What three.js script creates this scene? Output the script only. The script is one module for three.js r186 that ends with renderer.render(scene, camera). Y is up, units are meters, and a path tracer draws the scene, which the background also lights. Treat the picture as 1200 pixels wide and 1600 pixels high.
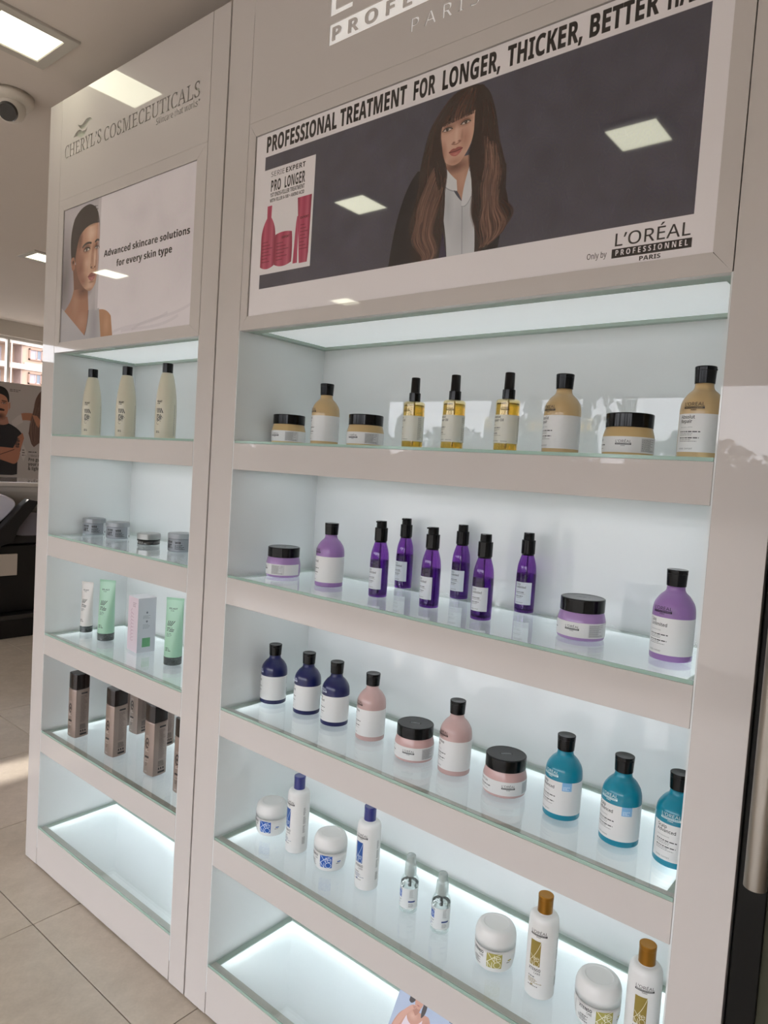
import * as THREE from 'three';
import { RoundedBoxGeometry } from 'three/addons/geometries/RoundedBoxGeometry.js';
import { mergeGeometries } from 'three/addons/utils/BufferGeometryUtils.js';
import { FontLoader } from 'three/addons/loaders/FontLoader.js';
import { RectAreaLightUniformsLib } from 'three/addons/lights/RectAreaLightUniformsLib.js';

// ---------------------------------------------------------------- camera, sky, sun, exposure
const scene = new THREE.Scene();
const camera = new THREE.PerspectiveCamera(72.4256, 1200 / 1600, 0.03, 400);
camera.position.set(1.42361, 1.38422, 1.05773);
camera.rotation.order = 'YXZ';
camera.rotation.set(-0.059600, 0.685150, 0.063974);
const renderer = new THREE.WebGLRenderer({ antialias: true });
renderer.toneMapping = THREE.LinearToneMapping;
renderer.toneMappingExposure = 0.79;
renderer.shadowMap.enabled = true;
RectAreaLightUniformsLib.init();
scene.background = new THREE.Color().setRGB(8.0, 8.1, 8.6);      // bright hazy sky seen through the shop windows
const sun = new THREE.DirectionalLight(new THREE.Color().setRGB(1, 0.93, 0.86), 9);
sun.position.set(-14, 8, -0.2);
sun.target.position.set(0, 0, -0.2);
sun.castShadow = true;
sun.shadow.mapSize.set(2048, 2048);
Object.assign(sun.shadow.camera, { left: -8, right: 8, top: 8, bottom: -8, near: 0.5, far: 40 });
scene.add(sun, sun.target);

// ---------------------------------------------------------------- helpers
const V = (x, y, z) => new THREE.Vector3(x, y, z);
const used = new Map();
function numbered(n) { const k = used.get(n) ?? 0; used.set(n, k + 1); return k ? n + '_' + String(k).padStart(3, '0') : n; }
let seed = 7;
const rnd = () => { seed = (seed * 1664525 + 1013904223) >>> 0; return seed / 4294967296; };
const std = (hex, roughness = 0.6, more = {}) => new THREE.MeshPhysicalMaterial({ color: hex, roughness, ...more });
function mesh(name, geo, mat, parent) {
  const m = new THREE.Mesh(geo, mat); m.name = parent === scene ? numbered(name) : name;
  m.castShadow = m.receiveShadow = true; (parent ?? scene).add(m); return m;
}
function thing(name, label, category, [x, y, z] = [0, 0, 0], turn = 0, group) {
  const o = new THREE.Group(); o.name = numbered(name); o.position.set(x, y, z); o.rotation.y = turn;
  o.userData = { label, category }; if (group) o.userData.group = group; scene.add(o); return o;
}
function tag(o, label, category, group) { o.userData.label = label; o.userData.category = category; if (group) o.userData.group = group; return o; }
function struct(name, geo, mat) { const m = mesh(name, geo, mat, scene); m.userData.kind = 'structure'; return m; }
// box from corner to corner
function bx(x0, x1, y0, y1, z0, z1, r = 0) {
  const w = Math.abs(x1 - x0), h = Math.abs(y1 - y0), d = Math.abs(z1 - z0);
  const g = r ? new RoundedBoxGeometry(w, h, d, 1, r) : new THREE.BoxGeometry(w, h, d);
  g.translate((x0 + x1) / 2, (y0 + y1) / 2, (z0 + z1) / 2); return g;
}
const merge = (a) => mergeGeometries(a.map((g) => { const q = g.index ? g.toNonIndexed() : g; for (const k of Object.keys(q.attributes)) if (!['position', 'normal', 'uv'].includes(k)) q.deleteAttribute(k); return q; }));
function canvas(w, h, draw) { const c = document.createElement('canvas'); c.width = w; c.height = h; draw(c.getContext('2d'), w, h); return c; }
function tex(c, srgb = true) { const t = new THREE.CanvasTexture(c); if (srgb) t.colorSpace = THREE.SRGBColorSpace; t.magFilter = THREE.LinearFilter; t.anisotropy = 8; return t; }
// text squeezed or stretched to an exact width
function fitText(g, s, x, y, w, size, font = 'bold', family = 'sans-serif', thick = 0) {
  g.save(); g.font = `${font} ${size}px ${family}`; const m = g.measureText(s).width; g.translate(x, y); if (w) g.scale(w / m, 1); g.fillText(s, 0, 0); if (thick) { g.strokeStyle = g.fillStyle; g.lineWidth = thick; g.lineJoin = 'round'; g.strokeText(s, 0, 0); } g.restore();
}
function area(w, h, intensity, color, pos, dir, parent) {          // dir: unit vector the light shines along
  const l = new THREE.RectAreaLight(color, intensity, w, h); l.position.copy(pos); l.lookAt(pos.clone().add(dir)); (parent ?? scene).add(l); l.name = 'area_light'; return l;
}
function noiseTex(size, fn, srgb = true) {
  const d = new Uint8Array(size * size * 4);
  for (let y = 0; y < size; y++) for (let x = 0; x < size; x++) { const c = fn(x / size, y / size, x, y); for (let k = 0; k < 3; k++) d[(y * size + x) * 4 + k] = c[k]; d[(y * size + x) * 4 + 3] = 255; }
  const t = new THREE.DataTexture(d, size, size); if (srgb) t.colorSpace = THREE.SRGBColorSpace; t.magFilter = THREE.LinearFilter; t.wrapS = t.wrapT = THREE.RepeatWrapping; t.needsUpdate = true; return t;
}
// tileable value noise
function valueNoise(n, s) {
  let q = s; const r = () => { q = (q * 1664525 + 1013904223) >>> 0; return q / 4294967296; };
  const a = Array.from({ length: n * n }, r), sm = (t) => t * t * (3 - 2 * t);
  return (u, v) => { const x = u * n, y = v * n, i = Math.floor(x), j = Math.floor(y), fx = sm(x - i), fy = sm(y - j), p = (k, l) => a[((l % n + n) % n) * n + ((k % n + n) % n)];
    return (p(i, j) * (1 - fx) + p(i + 1, j) * fx) * (1 - fy) + (p(i, j + 1) * (1 - fx) + p(i + 1, j + 1) * fx) * fy; };
}

// ---------------------------------------------------------------- materials
const M = {
  laminate: std(0xc8c2be, 0.45, { specularIntensity: 0.2, clearcoat: 0.8, clearcoatRoughness: 0.008 }),
  interior: std(0xdcdfdf, 0.5, { specularIntensity: 0.3, clearcoat: 1, clearcoatRoughness: 0.008 }),
  carcass: std(0x3a3431, 0.8),
  ceiling: std(0xd2c8bf, 0.9),
  wall: std(0xd2cbc2, 0.85),
  plaster: std(0xc9c2b8, 0.9),
  alu: std(0xb8b6b2, 0.35, { metalness: 0.85 }),
  frameWhite: std(0xd8d4ce, 0.5),
  black: std(0x0b0b0b, 0.35),
  darkFrame: std(0x0d0c09, 0.5, { specularIntensity: 0.4 }),
  steel: std(0x9a948c, 0.32, { metalness: 1, anisotropy: 0.5 }),
  pane: std(0xffffff, 0, { transmission: 1, thickness: 0, ior: 1.5 }),
  shelfGlass: std(0xfbfdfc, 0, { transmission: 1, thickness: 0, ior: 1.5 }),
  glassEdge: std(0xcbe3d9, 0.12, { transmission: 0.55, thickness: 0, ior: 1.5 }),
  blackPlastic: std(0x0a0a0b, 0.22, { clearcoat: 0.6, clearcoatRoughness: 0.08 }),
  chrome: std(0xc8c8c8, 0.12, { metalness: 1 }),
};
// ---------------------------------------------------------------- the room
const CEIL = 2.5594;
const XW = -5.6;          // window wall on the far left
const ZW = 4.0;           // shop front behind the camera
const XE = 3.6, ZB = -3.6, DEPTH = 0.2870;

// floor of 0.6 m vitrified tiles: each tile in view is a piece of its own
{
  const floor = struct('floor', bx(XW - 0.2, XE + 0.2, -0.12, -0.004, ZB - 0.2, ZW + 0.2), std(0x4a4038, 0.9));
  const n1 = valueNoise(8, 3), n2 = valueNoise(32, 5), n3 = valueNoise(128, 9);
  const variants = [0, 1, 2, 3].map((k) => {
    const map = noiseTex(256, (u, v) => { const t = (n1(u + k * .37, v) - .5) * 9 + (n2(u, v + k * .21) - .5) * 8 + (n3(u, v) - .5) * 7 + (k - 1.5) * 1.5; return [196 + t, 184 + t, 168 + t]; });
    return std(0xffffff, 0.42, { map, clearcoat: 0.5, clearcoatRoughness: 0.1 });
  });
  const T = 0.6015, G = 0.0028, x0 = 0.054, z0 = 0.138, geo = new RoundedBoxGeometry(T - G, 0.006, T - G, 1, 0.0008);
  let k = 0;
  for (let i = -10; i < 7; i++) for (let j = -6; j < 7; j++) {
    const cx = x0 + (i - 0.5) * T, cz = z0 + (j + 0.5) * T;
    if (cx < XW || cx > XE || cz < ZB || cz > ZW) continue;
    const m = mesh('tile', geo, variants[(k = (k * 5 + 3 + i * i + j) & 3)], floor); m.position.set(cx, -0.003, cz);
  }
}
struct('ceiling', bx(XW - 0.2, XE + 0.2, CEIL, CEIL + 0.15, ZB - 0.2, ZW + 0.2), M.ceiling);
struct('wall_back', bx(XW - 0.2, XE + 0.2, -0.1, CEIL, ZB - 0.15, ZB), M.wall);
struct('wall_right', bx(XE, XE + 0.15, -0.1, CEIL, ZB, ZW), M.wall);

// left wall with a wide window (z -3.4..-0.9) and a high transom (z -0.7..2.6)
{
  const w = [bx(XW - 0.15, XW, -0.1, 0.35, ZB, ZW), bx(XW - 0.15, XW, 2.42, CEIL, ZB, ZW), bx(XW - 0.15, XW, 0.35, 2.42, ZB, -3.3), bx(XW - 0.15, XW, 0.35, 2.42, -0.95, -0.75),
    bx(XW - 0.15, XW, 0.35, 2.235, -0.75, 2.6), bx(XW - 0.15, XW, 0.35, 2.42, 2.6, ZW)];
  struct('wall_left', merge(w), M.plaster);
  const win = new THREE.Group(); win.name = 'window_1'; win.userData.kind = 'structure'; scene.add(win);
  mesh('window_frame', merge([bx(XW - 0.1, XW - 0.05, 0.35, 0.40, -3.3, -0.95), bx(XW - 0.1, XW - 0.05, 2.395, 2.42, -3.3, -0.95), bx(XW - 0.1, XW - 0.05, 0.4, 2.395, -3.3, -3.26), bx(XW - 0.1, XW - 0.05, 0.4, 2.395, -0.99, -0.95)]), M.frameWhite, win);
  mesh('mullion', bx(XW - 0.1, XW - 0.05, 0.4, 2.395, -1.832, -1.810), M.frameWhite, win);
  mesh('pane', bx(XW - 0.078, XW - 0.072, 0.4, 2.395, -1.81, -0.99), M.pane, win);
  mesh('pane', bx(XW - 0.078, XW - 0.072, 0.4, 2.395, -3.26, -1.832), M.pane, win);
  const tr = new THREE.Group(); tr.name = 'window_2'; tr.userData.kind = 'structure'; scene.add(tr);
  mesh('pane', bx(XW - 0.078, XW - 0.072, 2.235, 2.42, -0.75, 2.6), M.pane, tr);
}
// shop front behind the camera: low sill, glass to 2.14 m, lintel above, mullions
{
  const w = [bx(XW, XE, -0.1, 0.12, ZW, ZW + 0.15), bx(XW, XE, 2.14, CEIL, ZW, ZW + 0.15), bx(XW, -5.0, 0.12, 2.14, ZW, ZW + 0.15), bx(3.2, XE, 0.12, 2.14, ZW, ZW + 0.15)];
  struct('wall_front', merge(w), M.plaster);
  const win = new THREE.Group(); win.name = 'window_3'; win.userData.kind = 'structure'; scene.add(win);
  const xs = [-5.0, -3.3, -1.6, 0.9, 3.2];
  mesh('window_frame', merge([bx(-5, 3.2, 0.12, 0.17, ZW + 0.04, ZW + 0.1), bx(-5, 3.2, 2.1, 2.14, ZW + 0.04, ZW + 0.1), ...xs.map((x, i) => bx(x - 0.025, x + 0.025, 0.17, 2.1, ZW + 0.04, ZW + 0.1))]), M.darkFrame, win);
  for (let i = 0; i < 4; i++) mesh('pane', bx(xs[i] + 0.025, xs[i + 1] - 0.025, 0.17, 2.1, ZW + 0.066, ZW + 0.072), M.pane, win);
}
// the wall that the two display units are built against, and the return that carries the door on the right
struct('wall_partition', bx(-0.905, 2.6, 0, CEIL, -0.48, -0.345), M.wall);

// recessed square LED downlights
const LAMP = new THREE.Color().setRGB(1, 0.99, 0.76);
{
  const spots = [[-0.762, 0.163, 'square LED downlight in the ceiling above the left display unit'], [-0.742, 1.284, 'square LED downlight mirrored in the dark poster beside the portrait'], [0.492, 1.292, 'square LED downlight mirrored at the right of the dark poster'],
    [-3.06, -0.965, 'distant square LED downlight beside the top of the left display unit'], [-3.0, 1.36, 'square LED downlight mirrored under the lettering of the pale poster'], [-2.04, 2.6, 'square LED downlight mirrored in the lower border of the dark poster'],
    [2.9, 1.3, 'square LED downlight out of view on the right of the camera'], [-4.4, 1.36, 'square LED downlight out of view near the transom window']];
  for (const [x, z, label] of spots) {
    const d = thing('downlight', label, 'ceiling light', [x, CEIL, z], 0, 'square LED downlights in the ceiling');
    const a = 0.086, b = 0.116;
    const fr = new THREE.Shape([[-b, -b], [b, -b], [b, b], [-b, b]].map((p) => new THREE.Vector2(...p)));
    fr.holes.push(new THREE.Path([[-a, -a], [-a, a], [a, a], [a, -a]].map((p) => new THREE.Vector2(...p))));
    const g = new THREE.ExtrudeGeometry(fr, { depth: 0.006, bevelEnabled: true, bevelSize: 0.002, bevelThickness: 0.002, bevelSegments: 1 }); g.rotateX(Math.PI / 2);
    mesh('frame', g, std(0xb9b3aa, 0.5), d);
    mesh('light_diffuser', bx(-a, a, -0.004, -0.001, -a, a), new THREE.MeshPhysicalMaterial({ color: 0x888880, emissive: LAMP, emissiveIntensity: 4.2, roughness: 0.6 }), d);
    area(2 * a, 2 * a, 4.2, LAMP, V(0, -0.0062, 0), V(0, -1, 0), d);
  }
}
// dome security camera on the ceiling
{
  const c = thing('security_camera', 'white ceiling dome security camera with black lens at the left edge', 'camera', [-1.150, CEIL, 0.030]);
  c.scale.setScalar(1.3);
  mesh('base', new THREE.LatheGeometry([[0, 0], [0.056, 0], [0.056, -0.012], [0.05, -0.022], [0.03, -0.026], [0, -0.026]].map((p) => new THREE.Vector2(...p)), 40), std(0xd8d0c4, 0.5), c);
  const eye = new THREE.Group(); 
  const b = mesh('eyeball', new THREE.SphereGeometry(0.036, 32, 20), std(0xd6cfc5, 0.45), c); b.position.set(0.004, -0.034, 0.0);
  const lens = mesh('lens', new THREE.CylinderGeometry(0.021, 0.024, 0.008, 36), std(0x050505, 0.06, { clearcoat: 1 }), c);
  const dir = camera.position.clone().sub(V(-1.175, CEIL - 0.034, 0.05)).normalize(), dd = V(0.62, -0.62, 0.47).normalize();
  lens.position.set(0.004, -0.034, 0).addScaledVector(dd, 0.0335); lens.quaternion.setFromUnitVectors(V(0, 1, 0), dd);
}
// ---------------------------------------------------------------- the two display units
const font = { serif: await new FontLoader().loadAsync('fonts/droid/droid_serif_regular.typeface.json'), sans: await new FontLoader().loadAsync('fonts/droid/droid_sans_regular.typeface.json'), bold: await new FontLoader().loadAsync('fonts/droid/droid_sans_bold.typeface.json') };
const Y = [[1.6888, 1.4257], [1.3635, 1.1039], [1.0399, 0.7793], [0.7152, 0.4535], [0.3882, 0.1282]];   // [top, bottom] of the five niches
const YTOP = 2.4689, FR0 = 1.6888, FR1 = 2.1605, P0 = 1.7203, P1 = 2.1272;
const LED = new THREE.Color().setRGB(0.925, 0.99, 0.968);
const PANEL = new THREE.MeshPhysicalMaterial({ color: 0xe8eaee, roughness: 0.7, emissive: LED, emissiveIntensity: 0.52 });
const PANEL_TOP = new THREE.MeshPhysicalMaterial({ color: 0xe8eaee, roughness: 0.7, emissive: LED, emissiveIntensity: 0.34 });
const DIFFUSER = std(0xf4f5f8, 1, { transmission: 0.62, thickness: 0 });
const STRIP = new THREE.MeshPhysicalMaterial({ color: 0xffffff, roughness: 0.7, emissive: LED, emissiveIntensity: 13 });
const LEDI = 13;
const LIP = std(0xa6b5ab, 0.5);

// outlines of a line of text, laid from x0 to x1 with its baseline at y, as [shape...]
function letters(fnt, text, x0, x1, y, size) {
  const sh = fnt.generateShapes(text, 100);
  let a = 1e9, b = -1e9;
  for (const s of sh) for (const p of s.getPoints(6)) { a = Math.min(a, p.x); b = Math.max(b, p.x); }
  let H = 0; for (const s of fnt.generateShapes('H', 100)) for (const p of s.getPoints(6)) H = Math.max(H, p.y);
  const k = (x1 - x0) / (b - a), q = size / H, f = (p) => new THREE.Vector2(x0 + (p.x - a) * k, y + p.y * q);
  return sh.map((s) => ({ outer: s.getPoints(5).map(f), holes: s.holes.map((h) => h.getPoints(5).map(f)) }));
}
const area2 = (p) => THREE.ShapeUtils.area(p);
// a board with cut-outs; islands stay in the cut-outs
function cutBoard(x0, x1, y0, y1, z, depth, cuts, islands) {
  const s = new THREE.Shape([[x0, y0], [x1, y0], [x1, y1], [x0, y1]].map((p) => new THREE.Vector2(...p)));
  for (const c of cuts) { const p = c.slice(); if (area2(p) > 0) p.reverse(); s.holes.push(new THREE.Path(p)); }
  const is = islands.map((p) => { const o = p.outer ?? p, q = o.slice(); if (area2(q) < 0) q.reverse(); const t = new THREE.Shape(q); for (const h of p.holes ?? []) { const r = h.slice(); if (area2(r) > 0) r.reverse(); t.holes.push(new THREE.Path(r)); } return t; });
  const g = new THREE.ExtrudeGeometry([s, ...is], { depth, bevelEnabled: false }); g.translate(0, 0, z - depth); return g;
}
// four mitred strips of a picture frame, front face at z
function frameStrips(x0, x1, y0, y1, i0, i1, j0, j1, z, parent, mat) {
  const gap = 0.00025, A = [[x0, y0], [x1, y0], [x1, y1], [x0, y1]], B = [[i0, j0], [i1, j0], [i1, j1], [i0, j1]];
  for (let k = 0; k < 4; k++) {
    const n = (k + 1) % 4, q = [A[k], A[n], B[n], B[k]], cx = q.reduce((s, p) => s + p[0], 0) / 4, cy = q.reduce((s, p) => s + p[1], 0) / 4;
    const s = new THREE.Shape(q.map(([x, y]) => new THREE.Vector2(x + Math.sign(cx - x) * gap, y + Math.sign(cy - y) * gap)));
    const g = new THREE.ExtrudeGeometry(s, { depth: 0.016, bevelEnabled: false }); g.translate(0, 0, z - 0.016);
    mesh('frame_strip', g, mat, parent);
  }
}
function makeUnit(label, x0, x1, xi0, xi1, px0, px1, cuts, islands, inlay, deep) {
  const u = thing('display_unit', label, 'cabinet', [0, 0, 0], 0, 'white lit display units'), S = 0.0003, r = 0.0007, Z = -DEPTH;
  mesh('stile', bx(x0, xi0 - 0.0011, 0.004, YTOP, -0.018, 0, r), M.laminate, u);
  mesh('stile', bx(xi1 + 0.0011, x1, 0.004, YTOP, -0.018, 0, r), M.laminate, u);
  mesh('carcass', merge([bx(x0 + 0.004, xi0 - 0.001, 0.02, YTOP - 0.02, Z - 0.03, -0.018), bx(xi1 + 0.001, x1 - 0.004, 0.02, YTOP - 0.02, Z - 0.03, -0.018), bx(xi0, xi1, 0.02, YTOP - 0.02, Z - 0.04, Z - 0.012), bx(xi0, xi1, FR0 + 0.03, YTOP - 0.02, -0.05, -0.04)]), M.carcass, u);
  mesh('back_panel', bx(xi0, xi1, 0.06, FR0 + 0.03, Z - 0.012, Z), M.interior, u);
  mesh('side_panel', bx(xi0 - 0.001, xi0 + 0.0015, 0.06, FR0 + 0.001, Z, -0.0006), M.interior, u);
  mesh('side_panel', bx(xi1 - 0.0015, xi1 + 0.001, 0.06, FR0 + 0.001, Z, -0.0006), M.interior, u);
  // header with routed lettering over an inlay
  mesh('header_panel', cutBoard(xi0 + S, xi1 - S, FR1 + S, YTOP, 0, deep, cuts, islands), M.laminate, u);
  mesh('sign_inlay', bx(xi0 + S, xi1 - S, FR1 + S, YTOP - 0.001, -0.016, -deep - 0.0002), inlay, u);
  mesh('top_panel', bx(x0, x1, YTOP - 0.018, YTOP - 0.001, Z - 0.04, -0.019), M.laminate, u);
  mesh('end_panel', bx(x0, x0 + 0.0035, 0.004, YTOP - 0.02, Z - 0.04, -0.019), M.laminate, u);
  frameStrips(xi0 + S, xi1 - S, FR0, FR1, px0, px1, P0, P1, 0, u, M.laminate);
  // five light boxes: four shelves and the plinth; the header closes the top niche
  const lx0 = xi0 + 0.019, lx1 = xi1 - 0.019, lz0 = Z + 0.016, lz1 = -0.026;
  Y.forEach(([, yb], i) => {
    const yt = i < 4 ? Y[i + 1][0] : 0.006, s = mesh(i < 4 ? 'shelf_beam' : 'plinth', bx(xi0 + 0.0019, xi1 - 0.0019, yt, yb, lz1, 0, r), M.laminate, u);
    const fl = Math.max(yt, yb - 0.07);
    mesh('lip', merge([bx(xi0 + 0.002, lx0, fl, yb - 0.0004, Z, lz1), bx(lx1, xi1 - 0.002, fl, yb - 0.0004, Z, lz1), bx(lx0, lx1, fl, yb - 0.0004, Z, lz0), bx(xi0 + 0.002, xi1 - 0.002, yb - 0.0035, yb - 0.0002, lz1, -0.002)]), LIP, s);
    mesh('light_panel', bx(lx0, lx1, fl + 0.003, fl + 0.008, lz0, lz1), PANEL, s);
    mesh('light_diffuser', bx(lx0, lx1, yb - 0.003, yb - 0.0025, lz0, lz1), DIFFUSER, s);
    const h0 = yb - 0.024, h1 = yb - 0.016, hm = (h0 + h1) / 2;
    mesh('led_strip', bx(lx0, lx0 + 0.002, h0, h1, lz0 + 0.004, lz1 - 0.004), STRIP, s);
    mesh('led_strip', bx(lx1 - 0.002, lx1, h0, h1, lz0 + 0.004, lz1 - 0.004), STRIP, s);
    mesh('led_strip', bx(lx0 + 0.004, lx1 - 0.004, h0, h1, lz0, lz0 + 0.002), STRIP, s);
    const I = LEDI, zm = (lz0 + lz1) / 2, zl = lz1 - lz0 - 0.008, xm = (lx0 + lx1) / 2;
    area(zl, 0.008, I, LED, V(lx0 + 0.0026, hm, zm), V(0.8, 0.6, 0), s);
    area(zl, 0.008, I, LED, V(lx1 - 0.0026, hm, zm), V(-0.8, 0.6, 0), s);
    area(lx1 - lx0 - 0.008, 0.008, I, LED, V(xm, hm, lz0 + 0.0026), V(0, 0.6, 0.8), s);
  });
  const t = mesh('niche_ceiling', merge([bx(xi0, lx0, FR0 + 0.0012, FR0 + 0.012, Z, -0.0165), bx(lx1, xi1, FR0 + 0.0012, FR0 + 0.012, Z, -0.0165), bx(lx0, lx1, FR0 + 0.0012, FR0 + 0.012, Z, lz0), bx(lx0, lx1, FR0 + 0.0012, FR0 + 0.012, lz1 - 0.022, -0.0165)]), LIP, u);
  mesh('light_panel', bx(lx0, lx1, FR0 + 0.008, FR0 + 0.011, lz0, lz1 - 0.022), PANEL_TOP, t);
  return u;
}

// lettering of the left header
const cutsL = [], islesL = [];
const put = (list, isl, ls) => { for (const l of ls) { list.push(l.outer); for (const h of l.holes) isl.push(h); } };
put(cutsL, islesL, letters(font.serif, 'CHERYL\u2019S', -0.8115, -0.5930, 2.2845, 0.0385));
put(cutsL, islesL, letters(font.serif, 'COSMECEUTICALS', -0.5760, -0.1155, 2.2812, 0.0385));
put(cutsL, islesL, letters(font.sans, 'Skincare that works', -0.3070, -0.1235, 2.2590, 0.0165));
{ const dot = []; for (let i = 0; i < 14; i++) dot.push(new THREE.Vector2(-0.1170 + Math.cos(i / 14 * 6.2832) * 0.0028, 2.2722 + Math.sin(i / 14 * 6.2832) * 0.0028)); cutsL.push(dot); }
{ // the two leaf-like waves of the emblem
  const wave = (f) => { const s = new THREE.Shape(); f(s); return s.getPoints(10); };
  cutsL.push(wave((s) => { s.moveTo(-0.7350, 2.3712); s.bezierCurveTo(-0.7240, 2.3600, -0.7060, 2.3620, -0.6960, 2.3690); s.bezierCurveTo(-0.6850, 2.3765, -0.6640, 2.3790, -0.6440, 2.3610); s.bezierCurveTo(-0.6640, 2.3690, -0.6750, 2.3600, -0.6860, 2.3530); s.bezierCurveTo(-0.7010, 2.3440, -0.7230, 2.3500, -0.7350, 2.3712); }));
  cutsL.push(wave((s) => { s.moveTo(-0.7600, 2.3365); s.bezierCurveTo(-0.7480, 2.3480, -0.7330, 2.3590, -0.7120, 2.3470); s.bezierCurveTo(-0.7000, 2.3400, -0.6900, 2.3420, -0.6760, 2.3490); s.bezierCurveTo(-0.6820, 2.3330, -0.7020, 2.3230, -0.7180, 2.3290); s.bezierCurveTo(-0.7330, 2.3340, -0.7450, 2.3400, -0.7600, 2.3365); }));
}
const inlayGrey = std(0xaeb0a2, 0.5);
const unitL = makeUnit('narrower white display unit with five lit niches, pale skincare poster above', -0.9171, -0.0058, -0.8372, -0.0731, -0.8058, -0.1150, cutsL, islesL, inlayGrey, 0.005);
// lettering of the right header: wordmark, bar with the letters left standing in it, PARIS
const cutsR = [], islesR = [];
put(cutsR, islesR, letters(font.sans, 'L\u2019OR\u00c9AL', 0.3300, 0.9200, 2.3150, 0.0950));
cutsR.push([[0.3300, 2.2560], [0.9200, 2.2560], [0.9200, 2.2985], [0.3300, 2.2985]].map((p) => new THREE.Vector2(...p)));
const isleLetters = letters(font.bold, 'P R O F E S S I O N N E L', 0.3385, 0.9110, 2.2645, 0.0265);
put(cutsR, islesR, letters(font.sans, 'P A R I S', 0.5490, 0.7000, 2.2110, 0.0255));
const lit = new THREE.MeshPhysicalMaterial({ color: 0xf2f0ec, roughness: 0.4, emissive: 0xffffff, emissiveIntensity: 0.32 });
const unitR = makeUnit('wider white display unit with five lit niches, dark hair poster above', 0, 1.2298, 0.0847, 1.1547, 0.1100, 1.1260, cutsR, [...islesR, ...isleLetters], lit, 0.0025);

// glass plates lying on the light boxes
const ordinal = ['top', 'second', 'third', 'fourth', 'bottom'];
for (const [side, xi0, xi1] of [['left', -0.8372, -0.0731], ['right', 0.0847, 1.1547]]) Y.forEach(([, yb], i) => {
  const g = thing('glass_shelf', `clear glass plate with green edge on the ${ordinal[i]} shelf of the ${side === 'left' ? 'narrower' : 'wider'} unit`, 'glass shelf', [0, yb, 0], 0, 'glass shelf plates');
  mesh('plate', bx(xi0 + 0.003, xi1 - 0.003, 0.0003, 0.006, -DEPTH + 0.001, -0.0035), M.shelfGlass, g);
  mesh('polished_edge', bx(xi0 + 0.003, xi1 - 0.003, 0.0003, 0.006, -0.0034, -0.001), M.glassEdge, g);
});
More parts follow.
